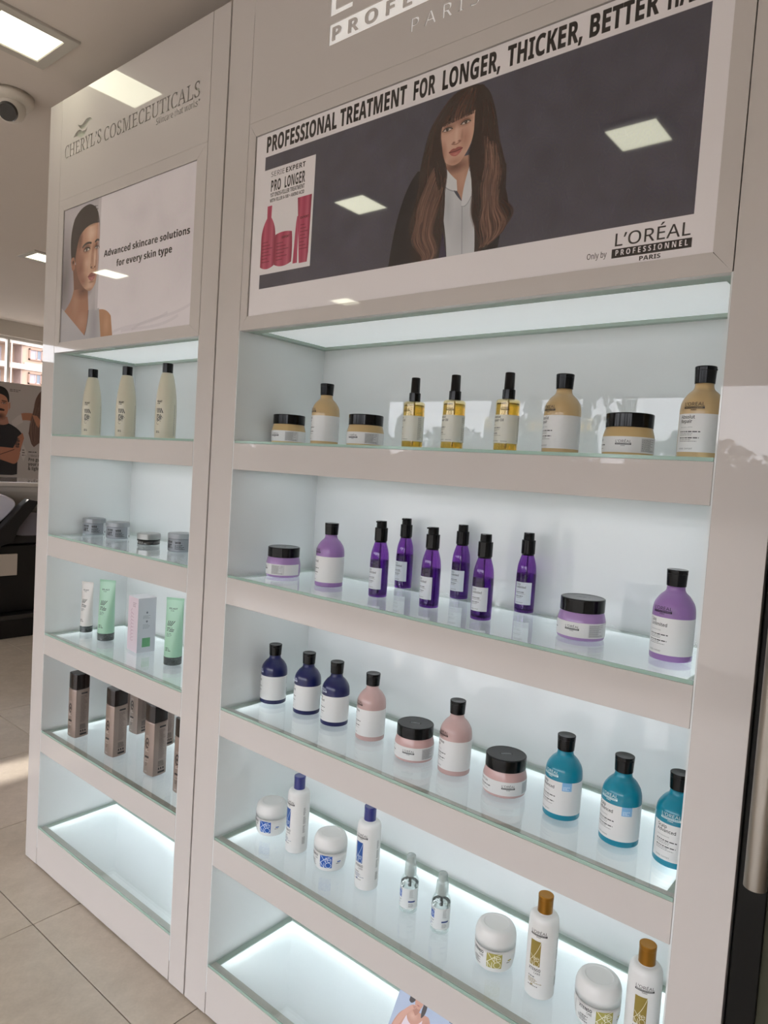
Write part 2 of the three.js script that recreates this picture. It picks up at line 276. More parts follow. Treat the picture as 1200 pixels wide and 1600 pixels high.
// ---------------------------------------------------------------- outside
{
  const n1 = valueNoise(16, 21), n2 = valueNoise(64, 22);
  const gm = noiseTex(256, (u, v) => { const t = (n1(u, v) - .5) * 16 + (n2(u, v) - .5) * 14; return [128 + t, 124 + t, 118 + t]; }); gm.repeat.set(30, 30);
  struct('ground', bx(-120, 60, -0.32, -0.15, -110, 90), std(0xffffff, 0.95, { map: gm }));
  // apartment house across the street, seen through the left window
  const b = thing('apartment_building', 'cream apartment building with balconies seen through the far left window', 'building', [-60, -0.15, 0]);
  const wall = std(0xa68d7c, 0.9), slab = std(0xb3a298, 0.9), rec = std(0x94807a, 0.95), winF = std(0x9b949b, 0.6), pane = std(0x55606c, 0.15, { clearcoat: 0.5 }), curtain = std(0x9a9092, 0.8), shade = std(0x8d7163, 0.9);
  const H = (y) => y + 0.15, zs = [];
  mesh('wall', merge([bx(-12, 0, H(-0.15), H(33), -33, -24.95), bx(-12, -1.3, H(-0.15), H(33), -24.95, -6)]), wall, b);
  mesh('parapet', bx(-12.2, 0.25, H(33), H(33.6), -33.2, -5.8), slab, b);
  for (let k = -3; k <= 12; k++) {
    const y = 7.86 + k * 2.01 + 0;
    mesh('balcony_slab', bx(-1.3, 0.35, H(y), H(y + 0.44), -25.2, -6), slab, b);
    mesh('wall_band', bx(0, 0.12, H(y), H(y + 0.62), -33, -25.2), slab, b);
    const w0 = y - 1.13, w1 = y - 0.18;
    for (const z of [-26.66, -30.2]) {
      const f = mesh('window', merge([bx(0, 0.16, H(w0), H(w0 + 0.1), z, z + 1.12), bx(0, 0.16, H(w1 - 0.1), H(w1), z, z + 1.12), bx(0, 0.16, H(w0), H(w1), z, z + 0.1), bx(0, 0.16, H(w0), H(w1), z + 1.02, z + 1.12), bx(0.02, 0.1, H(w0), H(w1), z + 0.42, z + 0.5)]), shade, b);
      mesh('pane', bx(0.01, 0.05, H(w0 + 0.1), H(w1 - 0.1), z + 0.1, z + 0.44), pane, f);
      mesh('pane', bx(0.01, 0.05, H(w0 + 0.1), H(w1 - 0.1), z + 0.48, z + 1.02), curtain, f);
      mesh('casement', merge([bx(0.04, 0.09, H(w0 + 0.1), H(w1 - 0.1), z + 0.1, z + 0.15), bx(0.04, 0.09, H(w0 + 0.1), H(w1 - 0.1), z + 0.5, z + 0.56), bx(0.04, 0.09, H(w0 + 0.1), H(w0 + 0.16), z + 0.1, z + 1.02)]), winF, f);
    }
    const d = mesh('balcony_door', bx(-1.3, -1.22, H(y - 1.57), H(y - 0.2), -23.85, -23.3), curtain, b);
    for (let j = 0; j < 4; j++) mesh('door_bar', bx(-1.22, -1.18, H(y - 1.57), H(y - 0.2), -23.85 + j * 0.17, -23.82 + j * 0.17), winF, d);
    mesh('side_wall', bx(-1.3, 0.1, H(y - 1.6), H(y), -25.0, -24.93), rec, b);
  }
  mesh('drain_pipe', new THREE.CylinderGeometry(0.06, 0.06, 13, 12).translate(0.45, H(6.5), -24.0), slab, b);

  const bw = thing('boundary_wall', 'long grey boundary wall beyond the trees across the road', 'wall', [0, -0.15, 38]);
  mesh('masonry', bx(-90, 40, 0, 2.6, 0, 0.3), std(0x4c483f, 0.95), bw); mesh('coping', bx(-90, 40, 2.6, 2.75, -0.06, 0.36), std(0x5a564d, 0.9), bw);
  // trees across the road, mirrored in the glossy laminate
  const leafG = (n, R, Hc, y0, size, droop) => {
    const pos = [], nor = [];
    for (let i = 0; i < n; i++) {
      const a = rnd() * 6.2832, q = Math.cbrt(rnd()), v = rnd() * 2 - 1, rr = Math.sqrt(1 - v * v) * q;
      const c = V(Math.cos(a) * rr * R, y0 + (v * q * 0.5 + 0.5) * Hc, Math.sin(a) * rr * R);
      const ax = V(rnd() - .5, (rnd() - .5) * (1 - droop) - droop, rnd() - .5).normalize(), bx_ = V(rnd() - .5, rnd() - .5, rnd() - .5).cross(ax).normalize();
      const L = size * (0.7 + rnd() * .7), W = L * 0.42, nn = ax.clone().cross(bx_);
      const p = [c.clone().addScaledVector(ax, -L / 2), c.clone().addScaledVector(bx_, W / 2), c.clone().addScaledVector(ax, L / 2), c.clone().addScaledVector(bx_, -W / 2)];
      for (const k of [0, 1, 2, 0, 2, 3]) { pos.push(...p[k].toArray()); nor.push(...nn.toArray()); }
    }
    const g = new THREE.BufferGeometry(); g.setAttribute('position', new THREE.Float32BufferAttribute(pos, 3)); g.setAttribute('normal', new THREE.Float32BufferAttribute(nor, 3)); return g;
  };
  const leafM = [std(0x3c4a2c, 0.7), std(0x46512f, 0.7), std(0x33412a, 0.7)], bark = std(0x4d4034, 0.95);
  const spots = [[-4.35, 10.4, 4.4, 1.1, 0.36, 340, 0.6, 'tall drooping street tree outside the shop front, nearest the glass']];
  const nth = ['first', 'second', 'third', 'fourth', 'fifth', 'sixth', 'seventh', 'eighth', 'ninth'];
  for (let i = 0; i < 9; i++) spots.push([-38 + i * 6.1, 28 + (i % 2) * 2.2, 3.9 + (i * 7 % 5) * 0.22, 2.85, 0.5, 1500, 0, `broad street tree beyond the road, ${nth[i]} from the window end of the row`]);
  spots.forEach(([x, z, h, R, size, n, droop, label], i) => {
    const t = thing('street_tree', label, 'tree', [x, -0.15, z], 0, 'trees across the road');
    mesh('trunk', new THREE.CylinderGeometry(0.07, 0.13, h * 0.6, 10).translate(0, h * 0.3, 0), bark, t);
    mesh('crown', leafG(n, R, h * (i ? 0.95 : 0.55), h * (i ? 0.05 : 0.42), size * (i ? 1 : 0.6), droop), leafM[i % 3], t);
  });
}
// ---------------------------------------------------------------- products
// lathe from [r, y] points; uv: u round the axis (0 at the back, 0.5 facing +z), v by height
function lathe(pts, segs = 40) {
  const g = new THREE.LatheGeometry(pts.map(([r, y]) => new THREE.Vector2(Math.max(r, 0.00001), y)), segs, Math.PI);
  const p = g.attributes.position, uv = g.attributes.uv; let a = 1e9, b = -1e9;
  for (let i = 0; i < p.count; i++) { a = Math.min(a, p.getY(i)); b = Math.max(b, p.getY(i)); }
  for (let i = 0; i < p.count; i++) uv.setY(i, (p.getY(i) - a) / (b - a));
  return g;
}
// rounded profile: polyline points, each with an optional radius for its corner
function prof(list, n = 4) {
  const out = [];
  list.forEach(([x, y, r = 0], i) => {
    if (!r || i === 0 || i === list.length - 1) { out.push([x, y]); return; }
    const A = list[i - 1], B = list[i + 1], u = [A[0] - x, A[1] - y], v = [B[0] - x, B[1] - y], lu = Math.hypot(...u), lv = Math.hypot(...v), d = Math.min(r, lu * 0.49, lv * 0.49);
    const p = [x + u[0] / lu * d, y + u[1] / lu * d], q = [x + v[0] / lv * d, y + v[1] / lv * d];
    for (let k = 0; k <= n; k++) { const t = k / n; out.push([(1 - t) ** 2 * p[0] + 2 * t * (1 - t) * x + t * t * q[0], (1 - t) ** 2 * p[1] + 2 * t * (1 - t) * y + t * t * q[1]]); }
  });
  return out;
}
// part of a cylinder wall for a label, centred on +z, arc in radians; a sheet 0.2 mm thick following profile radius function
function wrap(rf, y0, y1, arc, rows = 1, segs = 28) {
  const pos = [], uv = [], idx = [];
  for (let j = 0; j <= rows; j++) for (let i = 0; i <= segs; i++) {
    const t = (i / segs - 0.5) * arc, y = y0 + (y1 - y0) * j / rows, r = (typeof rf === 'number' ? rf : rf(y));
    pos.push(Math.sin(t) * r, y, Math.cos(t) * r); uv.push(i / segs, j / rows);
    if (i < segs && j < rows) { const a = j * (segs + 1) + i; idx.push(a, a + 1, a + segs + 2, a, a + segs + 2, a + segs + 1); }
  }
  const g = new THREE.BufferGeometry(); g.setAttribute('position', new THREE.Float32BufferAttribute(pos, 3)); g.setAttribute('uv', new THREE.Float32BufferAttribute(uv, 2)); g.setIndex(idx); g.computeVertexNormals(); return g;
}
const gloss = (hex, more = {}) => std(hex, 0.32, { specularIntensity: 0.6, clearcoat: 0.5, clearcoatRoughness: 0.06, ...more });
const paper = (map) => std(0xffffff, 0.42, { map, clearcoat: 0.25, clearcoatRoughness: 0.2 });
const ink = '#17171a';
// small lines of print too fine to read
function lines(g, x, y, w, n, gap, h, color = '#333', seedv = 1) { g.fillStyle = color; let s = seedv; for (let i = 0; i < n; i++) { s = (s * 1103515245 + 12345) >>> 0; const L = w * (0.55 + 0.45 * (s / 4294967296)); let p = 0; while (p < L) { s = (s * 1103515245 + 12345) >>> 0; const q = h * (1.2 + 3.2 * (s / 4294967296)); g.fillRect(x + p, y + i * gap, Math.min(q, L - p), h); p += q + h * 0.8; } } }
function wordmark(g, x, y, w, color, paris = true) {            // the maker's wordmark over its bar
  g.fillStyle = color; fitText(g, 'L\u2019OR\u00c9AL', x, y, w, w * 0.23, 'normal');
  g.fillRect(x, y + w * 0.035, w, w * 0.105); g.save(); g.globalCompositeOperation = 'destination-out'; fitText(g, 'PROFESSIONNEL', x + w * 0.05, y + w * 0.118, w * 0.9, w * 0.085, 'bold'); g.restore();
  if (paris) fitText(g, 'PARIS', x + w * 0.36, y + w * 0.225, w * 0.28, w * 0.07, 'bold');
}
// decal texture: print only, on a clear ground (used with transparent)
function decal(w, h, draw) { const c = canvas(w, h, draw); const m = std(0xffffff, 0.35, { map: tex(c), transparent: true }); return m; }

// ---- flip-top shampoo bottle
const SH = { body: prof([[0, 0.0015], [0.0285, 0], [0.0325, 0.0005, 0.004], [0.0328, 0.02, 0.01], [0.0328, 0.078, 0.012], [0.0310, 0.0905, 0.012], [0.0225, 0.1035, 0.014], [0.0142, 0.1100, 0.005], [0.0138, 0.1205], [0, 0.1205]]),
  cap: prof([[0, 0.1185], [0.0150, 0.1185, 0.0006], [0.0162, 0.1440, 0.002], [0.0158, 0.1452, 0.0012], [0.010, 0.1447], [0, 0.1444]]) };
const SHg = { body: lathe(SH.body, 48), cap: lathe(SH.cap, 40), lid: new THREE.TorusGeometry(0.01575, 0.00035, 6, 40).rotateX(Math.PI / 2).translate(0, 0.1385, 0), tab: bx(-0.005, 0.005, 0.1385, 0.1412, 0.0152, 0.0172, 0.0008), label: wrap(0.03295, 0.0105, 0.0695, 4.55), logo: wrap((y) => 0.0331, 0.0715, 0.0875, 1.5, 4, 24).rotateY(-1.20) };
const capM = std(0x070708, 0.14, { specularIntensity: 0.55 });
function shampooLabel(title, sub, patch) {
  return tex(canvas(1024, 408, (g, w, h) => {
    g.fillStyle = '#dcdcdb'; g.fillRect(0, 0, w, h);
    g.fillStyle = ink; const t = title.split('|');
    t.forEach((s, i) => fitText(g, s, 60, 52 + i * 46, 0, 50, 'normal', 'sans-serif', 1.6));
    const y = 52 + t.length * 46;
    g.fillStyle = '#8a8a8a'; fitText(g, sub, 62, y + 6, 150, 17, 'normal');
    lines(g, 60, y + 42, 260, 1, 20, 11, ink, 11); lines(g, 60, y + 64, 230, 2, 17, 6, '#777', 5);
    lines(g, 60, y + 108, 235, 1, 20, 11, ink, 23); lines(g, 60, y + 130, 210, 2, 17, 6, '#777', 9);
    g.fillStyle = '#6a6a6a'; fitText(g, 'SERIE EXPERT', 60, h - 26, 170, 24, 'normal');
    if (patch) { g.fillStyle = '#7fb2dc'; g.fillRect(372, 0, 118, 104); g.fillStyle = '#d5e6f4'; lines(g, 384, 52, 90, 3, 16, 7, '#d5e6f4', 3); }
    lines(g, 800, 30, 150, 9, 14, 6, '#8d8d8d', 31); g.fillStyle = '#555'; for (let i = 0; i < 26; i++) g.fillRect(812 + i * 5, 230, i % 3 + 1, 130);
  }));
}
function shampooProto(name, hex, title, sub, inkc, opt = {}) {
  const root = new THREE.Group(); root.name = name;
  mesh('body', SHg.body, gloss(hex, opt.mat), root);
  const c = mesh('cap', SHg.cap, capM, root); mesh('lid_seam', SHg.lid, std(0x000000, 0.5), c); mesh('thumb_tab', SHg.tab, capM, c);
  mesh('label', SHg.label, paper(shampooLabel(title, sub, opt.patch)), root);
  const d = mesh('printed_wordmark', SHg.logo, decal(512, 165, (g) => { wordmark(g, 40, 62, 330, inkc); }), root); d.castShadow = false;
  return root;
}
function place(proto, list, category, group) {
  for (const [x, y, z, deg, label] of list) { const o = proto.clone(); o.name = numbered(proto.name); o.position.set(x, y + 0.0061, z); o.rotation.y = deg * Math.PI / 180; o.userData = { label, category }; if (group) o.userData.group = group; scene.add(o); }
}
const [S1, S2, S3, S4, S5] = Y.map((r) => r[1]);
place(shampooProto('shampoo_bottle', 0xc4a87a, 'Absolut|Repair', 'GOLD QUINOA + PROTEIN', '#2a2016'), [[0.258, S1, -0.129, 50, 'tan shampoo bottle with black cap between two tan jars'], [0.858, S1, -0.126, 52, 'tan shampoo bottle right of the three amber oil sprays'], [1.102, S1, -0.107, 70, 'tan shampoo bottle at the right end of the top shelf']], 'bottle', 'tan shampoo bottles');
place(shampooProto('shampoo_bottle', 0x9470aa, 'Liss|Unlimited', 'PROKERATIN', '#241530'), [[0.314, S2, -0.114, 50, 'lilac shampoo bottle left of the purple pump bottles'], [1.085, S2, -0.1125, 61, 'lilac shampoo bottle at the right end of the second shelf']], 'bottle', 'lilac shampoo bottles');
place(shampooProto('shampoo_bottle', 0x0f164e, 'Density|Advanced', 'OMEGA 6', '#c9cfe4'), [[0.1292, S3, -0.130, 42, 'navy shampoo bottle nearest the left end of its shelf'], [0.2377, S3, -0.142, 44, 'navy shampoo bottle in the middle of the three navy ones'], [0.3344, S3, -0.139, 52, 'navy shampoo bottle next to the pink bottle']], 'bottle', 'navy shampoo bottles');
place(shampooProto('shampoo_bottle', 0xc0a19d, 'Vitamino|Color', 'RESVERATROL', '#2b1d1f'), [[0.4482, S3, -0.1355, 52, 'pink shampoo bottle between navy bottle and pink jar'], [0.6789, S3, -0.1294, 54, 'pink shampoo bottle between the two pink jars']], 'bottle', 'pink shampoo bottles');
place(shampooProto('shampoo_bottle', 0x007f98, 'Scalp|Advanced', 'NIACINAMIDE', '#d3eef2', { patch: true }), [[0.9166, S3, -0.1234, 57, 'teal shampoo bottle right of the pink jar, first of three'], [1.0272, S3, -0.1115, 58, 'teal shampoo bottle in the middle of the three teal ones'], [1.1180, S3, -0.1120, 76, 'teal shampoo bottle half hidden by the right stile']], 'bottle', 'teal shampoo bottles');

// ---- hair mask jar
const JR = { body: lathe(prof([[0, 0.001], [0.034, 0], [0.0405, 0.0008, 0.005], [0.0418, 0.012, 0.01], [0.0418, 0.0330, 0.012], [0.0385, 0.0450, 0.008], [0.0368, 0.0500], [0, 0.05]]), 48), lid: lathe(prof([[0, 0.0485], [0.0386, 0.0485, 0.0008], [0.0388, 0.0715, 0.0016], [0.036, 0.0722, 0.001], [0.0350, 0.0716], [0, 0.0714]]), 48), label: wrap(0.0420, 0.0065, 0.0325, 4.9), mark: new THREE.PlaneGeometry(0.024, 0.009).rotateX(-Math.PI / 2).translate(0, 0.0716, 0) };
function jarProto(name, hex, title) {
  const root = new THREE.Group(); root.name = name;
  mesh('body', JR.body, gloss(hex), root);
  const lid = mesh('lid', JR.lid, capM, root);
  mesh('embossed_mark', JR.mark, decal(256, 96, (g) => { wordmark(g, 20, 46, 210, '#8d9092', false); }), lid).castShadow = false;
  mesh('label', JR.label, paper(tex(canvas(1024, 130, (g, w, h) => {
    g.fillStyle = '#dbdbda'; g.fillRect(0, 0, w, h); g.fillStyle = ink; fitText(g, title, 150, 40, 130, 32, 'normal'); lines(g, 150, 66, 190, 1, 14, 9, ink, 3); lines(g, 150, 84, 150, 2, 14, 5, '#888', 4);
    g.save(); const c = canvas(220, 80, (q) => wordmark(q, 10, 36, 130, ink)); g.drawImage(c, 420, 14); g.restore();
    g.fillStyle = '#c9c9c9'; g.fillRect(640, 8, 170, 114); lines(g, 648, 16, 156, 13, 8, 4, '#6f6f6f', 7);
  }))), root);
  return root;
}
place(jarProto('hair_mask_jar', 0xc6aa78, 'Absolut Repair'), [[0.137, S1, -0.126, 0, 'tan hair mask jar at the left end of the top shelf'], [0.388, S1, -0.126, 4, 'tan hair mask jar left of the amber oil sprays'], [0.987, S1, -0.112, 14, 'tan hair mask jar between two tan shampoo bottles']], 'jar', 'tan hair mask jars');
place(jarProto('hair_mask_jar', 0xa382b6, 'Liss Unlimited'), [[0.1592, S2, -0.1121, -30, 'lilac hair mask jar at the left end of the second shelf'], [0.9237, S2, -0.1290, 6, 'lilac hair mask jar beside the lilac bottle on the right']], 'jar', 'lilac hair mask jars');
place(jarProto('hair_mask_jar', 0xc6a29e, 'Vitamino Color'), [[0.5809, S3, -0.1241, 24, 'pink hair mask jar between the two pink bottles'], [0.7966, S3, -0.1274, 44, 'pink hair mask jar next to the teal bottles']], 'jar', 'pink hair mask jars');

// ---- smoothing serum with pump
{
  const P = prof([[0, 0.0008], [0.0178, 0, 0.001], [0.0200, 0.0012, 0.003], [0.0204, 0.02, 0.01], [0.0204, 0.080, 0.014], [0.0186, 0.0985, 0.012], [0.0150, 0.1110, 0.01], [0.0132, 0.1165, 0.002], [0.0126, 0.1195]]);
  const L = prof([[0, 0.003], [0.0170, 0.003, 0.003], [0.0192, 0.006, 0.003], [0.01945, 0.02, 0.01], [0.01945, 0.0800], [0, 0.0800]]);
  const root = new THREE.Group(); root.name = 'pump_bottle';
  mesh('body', lathe(P, 40), std(0xb986d6, 0.03, { transmission: 1, thickness: 0, ior: 1.48 }), root);
  mesh('liquid', lathe(L, 36), std(0xffffff, 0.03, { transmission: 1, thickness: 0.02, ior: 1.36, attenuationColor: new THREE.Color(0x9a55b8), attenuationDistance: 0.026 }), root);
  mesh('dip_tube', new THREE.CylinderGeometry(0.0018, 0.0018, 0.108, 10).translate(0, 0.062, 0), std(0x6b4a86, 0.3), root);
  const pu = mesh('pump', lathe(prof([[0, 0.1185], [0.0128, 0.1185], [0.0128, 0.1215], [0.0141, 0.1215, 0.0006], [0.0141, 0.1500, 0.001], [0.0112, 0.1504, 0.0006], [0.0108, 0.1650, 0.0012], [0, 0.1653]]), 36), capM, root);
  mesh('nozzle', bx(-0.0035, 0.0035, 0.1612, 0.1648, 0.006, 0.0185, 0.001), capM, pu);
  mesh('label', wrap(0.02075, 0.018, 0.0640, 1.75, 1, 16), paper(tex(canvas(400, 512, (g, w, h) => { g.fillStyle = '#cfd4da'; g.fillRect(0, 0, w, h); g.fillStyle = ink; fitText(g, 'Liss', 26, 70, 0, 68, 'normal'); fitText(g, 'Unlimited', 26, 138, 240, 68, 'normal', 'sans-serif', 2); g.fillStyle = '#888'; lines(g, 28, 180, 120, 1, 10, 8, '#888', 4); lines(g, 28, 222, 300, 1, 20, 14, ink, 5); lines(g, 28, 250, 250, 2, 18, 7, '#777', 6); lines(g, 28, 312, 320, 1, 20, 14, ink, 8); lines(g, 28, 342, 240, 2, 18, 7, '#777', 9); g.fillStyle = '#555'; fitText(g, 'SERIE EXPERT', 28, 480, 190, 30, 'normal'); }))), root);
  mesh('printed_wordmark', wrap(0.02075, 0.068, 0.079, 1.0, 1, 12), decal(256, 140, (g) => wordmark(g, 20, 62, 210, '#2a1240')), root).castShadow = false;
  place(root, [[0.4661, S2, -0.1094, 6, 'purple serum pump bottle in front, first from the left'], [0.4267, S2, -0.2500, 6, 'purple serum pump bottle at the back, first of the back row'], [0.6014, S2, -0.1126, -4, 'purple serum pump bottle in front, second from the left'], [0.5807, S2, -0.2560, 8, 'purple serum pump bottle at the back, second of the back row'], [0.7316, S2, -0.1035, 12, 'purple serum pump bottle in front, nearest the lilac jar'], [0.7482, S2, -0.2462, 14, 'purple serum pump bottle at the back, standing apart on the right']].map((a) => a), 'bottle', 'purple serum pump bottles');
}
// ---- amber oil spray
{
  const root = new THREE.Group(); root.name = 'oil_spray_bottle';
  mesh('body', lathe(prof([[0, 0.0008], [0.0195, 0, 0.001], [0.0222, 0.0010, 0.002], [0.0224, 0.02], [0.0224, 0.0955, 0.003], [0.0200, 0.0992, 0.003], [0.0110, 0.1000, 0.001], [0.0108, 0.1020]]), 40), std(0xf6edd0, 0.02, { transmission: 1, thickness: 0, ior: 1.48 }), root);
  mesh('oil', lathe(prof([[0, 0.0040], [0.0205, 0.0040, 0.001], [0.0211, 0.006], [0.0211, 0.0930, 0.002], [0, 0.0930]]), 36), std(0xffffff, 0.03, { transmission: 1, thickness: 0.02, ior: 1.45, attenuationColor: new THREE.Color(0xe2c04c), attenuationDistance: 0.05 }), root);
  mesh('dip_tube', new THREE.CylinderGeometry(0.0016, 0.0016, 0.092, 10).translate(0, 0.054, 0), std(0xd8cfae, 0.3), root);
  const pu = mesh('spray_pump', lathe(prof([[0, 0.1000], [0.0120, 0.1000, 0.0005], [0.0120, 0.1180, 0.0008], [0.0070, 0.1182], [0.0066, 0.1450, 0.002], [0, 0.1455]]), 32), capM, root);
  mesh('overcap', lathe(prof([[0.0098, 0.1181], [0.0092, 0.1500, 0.0016], [0, 0.1510]]), 32), std(0x4a4a4c, 0.04, { transmission: 0.85, thickness: 0, ior: 1.45 }), pu);
  mesh('label', wrap(0.0227, 0.0165, 0.0695, 4.3), paper(tex(canvas(1024, 552, (g, w, h) => { g.fillStyle = '#d3d2c6'; g.fillRect(0, 0, w, h); g.fillStyle = ink; fitText(g, 'Absolut', 190, 62, 0, 66, 'normal', 'sans-serif', 2); fitText(g, 'Repair Oil', 190, 128, 0, 66, 'normal', 'sans-serif', 2); g.fillStyle = '#888'; lines(g, 192, 190, 140, 1, 10, 9, '#8b8b80', 4); lines(g, 192, 244, 330, 1, 20, 14, ink, 5); lines(g, 192, 272, 270, 3, 20, 7, '#77766c', 6); lines(g, 192, 352, 290, 1, 20, 14, ink, 8); lines(g, 192, 380, 250, 2, 20, 7, '#77766c', 9); g.fillStyle = '#66655c'; fitText(g, 'SERIE EXPERT', 192, 520, 200, 28, 'normal'); lines(g, 440, 506, 180, 1, 20, 10, '#77766c', 17); lines(g, 790, 40, 110, 24, 20, 8, '#77766c', 21); }))), root);
  mesh('printed_wordmark', wrap(0.0227, 0.0735, 0.0860, 1.7, 1, 16), decal(400, 130, (g) => wordmark(g, 90, 54, 180, '#3a2508')), root).castShadow = false;
  place(root, [[0.522, S1, -0.124, -4, 'amber oil spray bottle, first of three from the left'], [0.632, S1, -0.111, 15, 'amber oil spray bottle in the middle of three'], [0.754, S1, -0.110, 22, 'amber oil spray bottle next to the tan shampoo bottle']], 'bottle', 'amber oil sprays');
}
// ---- white care bottles and jars (blue and gold print)
function carePrint(g, x, y, w, h, fill, line) {
  g.fillStyle = fill; g.fillRect(x, y, w, h); g.save(); g.beginPath(); g.rect(x, y, w, h); g.clip(); g.strokeStyle = line; g.lineWidth = w * 0.035;
  const b = y + h; g.beginPath(); g.moveTo(x + w, y); g.quadraticCurveTo(x + w * 0.6, b - w * 0.95, x, b - w * 0.35); g.moveTo(x + w * 0.05, b - w); g.lineTo(x + w * 0.55, b - w * 0.42); g.moveTo(x + w * 0.5, b - w * 0.9); g.lineTo(x + w * 0.5, b - w * 0.48); g.moveTo(x + w * 0.38, b - w * 0.74); g.lineTo(x + w * 0.62, b - w * 0.74);
  g.moveTo(x + w * 0.92, b - w * 0.6); g.arc(x + w * 0.76, b - w * 0.66, w * 0.15, 0.4, 6.1); g.lineTo(x + w * 0.62, b - w * 0.66); g.moveTo(x + w * 0.08, b); g.lineTo(x + w * 0.08, b - w * 0.38); g.lineTo(x + w * 0.36, b); g.lineTo(x + w * 0.36, b - w * 0.42); g.stroke();
  g.beginPath(); g.arc(x + w * 0.7, b - w * 0.24, w * 0.22, 0, 6.3); g.stroke(); g.restore();
}
const careWhite = std(0xdcdcda, 0.42, { clearcoat: 0.3, clearcoatRoughness: 0.25 });
const cb = { body: lathe(prof([[0, 0.0008], [0.0235, 0, 0.001], [0.0262, 0.0015, 0.004], [0.0268, 0.03, 0.02], [0.0268, 0.125, 0.02], [0.0258, 0.1420, 0.008], [0.0215, 0.1488, 0.006], [0.0135, 0.1500, 0.001], [0.0132, 0.1520], [0, 0.1520]]), 44), cap: lathe(prof([[0, 0.1500], [0.0134, 0.1500, 0.0005], [0.0134, 0.1745, 0.0006], [0.0137, 0.1750], [0.0137, 0.1815, 0.0014], [0, 0.1810]]), 36), label: wrap(0.02695, 0.012, 0.132, 4.4) };
function careBottle(name, cap, fill, line, txt) {
  const root = new THREE.Group(); root.name = name;
  mesh('body', cb.body, careWhite, root); mesh('cap', cb.cap, cap, root);
  mesh('label', cb.label, decal(768, 780, (g) => {
    const c = canvas(260, 130, (q) => wordmark(q, 10, 52, 200, ink)); g.drawImage(c, 250, 20);
    carePrint(g, 268, 160, 128, 300, fill, line); g.fillStyle = ink; fitText(g, 'XTENSO', 262, 520, 150, 48, 'bold'); fitText(g, 'CARE', 330, 556, 82, 36, 'normal'); lines(g, 262, 590, 90, 1, 10, 10, ink, 3); lines(g, 262, 616, 170, 4, 15, 7, txt, 4); lines(g, 262, 700, 160, 1, 15, 8, ink, 6); g.fillStyle = fill; g.fillRect(300, 682, 30, 14);
    for (let i = 0; i < 3; i++) { lines(g, 610, 130 + i * 140, 50, 11, 11, 6, '#8a8a8a', 40 + i); } g.fillStyle = '#555'; for (let i = 0; i < 20; i++) g.fillRect(606, 590 + i * 6, 54, 1 + i % 3);
  }), root).castShadow = false;
  return root;
}
place(careBottle('care_bottle', std(0x15206e, 0.3, { clearcoat: 0.6 }), '#1d4f96', '#dfe6ee', '#5b6d8c'), [[0.2622, S4, -0.1100, 0, 'tall white bottle with blue cap and blue print, left one'], [0.4779, S4, -0.1194, 10, 'tall white bottle with blue cap between jar and clear sprays']], 'bottle', 'white bottles with blue caps');
const goldCap = std(0x9a6a22, 0.28, { metalness: 0.75 });
place(careBottle('care_bottle', goldCap, '#8d7a35', '#e9e6d6', '#8d7a35'), [[0.9127, S4, -0.0991, 16, 'tall white bottle with gold cap between two white jars'], [1.0960, S4, -0.0960, 26, 'tall white bottle with gold cap cut by the lower right frame edge']], 'bottle', 'white bottles with gold caps');
const cj = { body: lathe(prof([[0, 0.001], [0.0290, 0, 0.002], [0.0345, 0.003, 0.006], [0.0385, 0.022, 0.014], [0.0388, 0.0455], [0, 0.0455]]), 44), lid: lathe(prof([[0, 0.0450], [0.0388, 0.0450], [0.0390, 0.0640, 0.010], [0.0330, 0.0770, 0.012], [0.0240, 0.0788, 0.004], [0.0225, 0.0778, 0.0015], [0, 0.0774]]), 48), label: wrap((y) => y < 0.022 ? 0.0349 + (y - 0.003) * 0.211 + 0.0002 : 0.03915, 0.006, 0.044, 4.4, 8) };
function careJar(name, fill, line) {
  const root = new THREE.Group(); root.name = name;
  mesh('body', cj.body, careWhite, root); mesh('lid', cj.lid, careWhite, root);
  mesh('label', cj.label, decal(1024, 232, (g) => { g.fillStyle = ink; fitText(g, 'XTENSO', 310, 60, 150, 46, 'bold'); fitText(g, 'CARE', 400, 96, 60, 32, 'normal'); lines(g, 330, 120, 100, 1, 10, 9, ink, 3); lines(g, 300, 140, 170, 3, 14, 6, '#666', 4); lines(g, 310, 190, 150, 1, 14, 9, ink, 5); carePrint(g, 500, 18, 176, 176, fill, line); g.fillStyle = fill; g.fillRect(750, 96, 50, 14); lines(g, 735, 122, 90, 1, 10, 8, '#444', 8); lines(g, 240, 30, 24, 9, 16, 6, '#777', 12); }), root).castShadow = false;
  return root;
}
place(careJar('care_jar', '#1c57ad', '#e5ebf2'), [[0.1575, S4, -0.1215, 6, 'white jar with blue square print at the left end'], [0.3660, S4, -0.1186, 10, 'white jar with blue square print between the blue-capped bottles']], 'jar', 'white jars with blue print');
place(careJar('care_jar', '#a59c4e', '#eeeadb'), [[0.8137, S4, -0.1074, 10, 'white jar with gold square print right of the clear sprays'], [1.0165, S4, -0.1095, 22, 'white jar with gold square print between the gold-capped bottles']], 'jar', 'white jars with gold print');
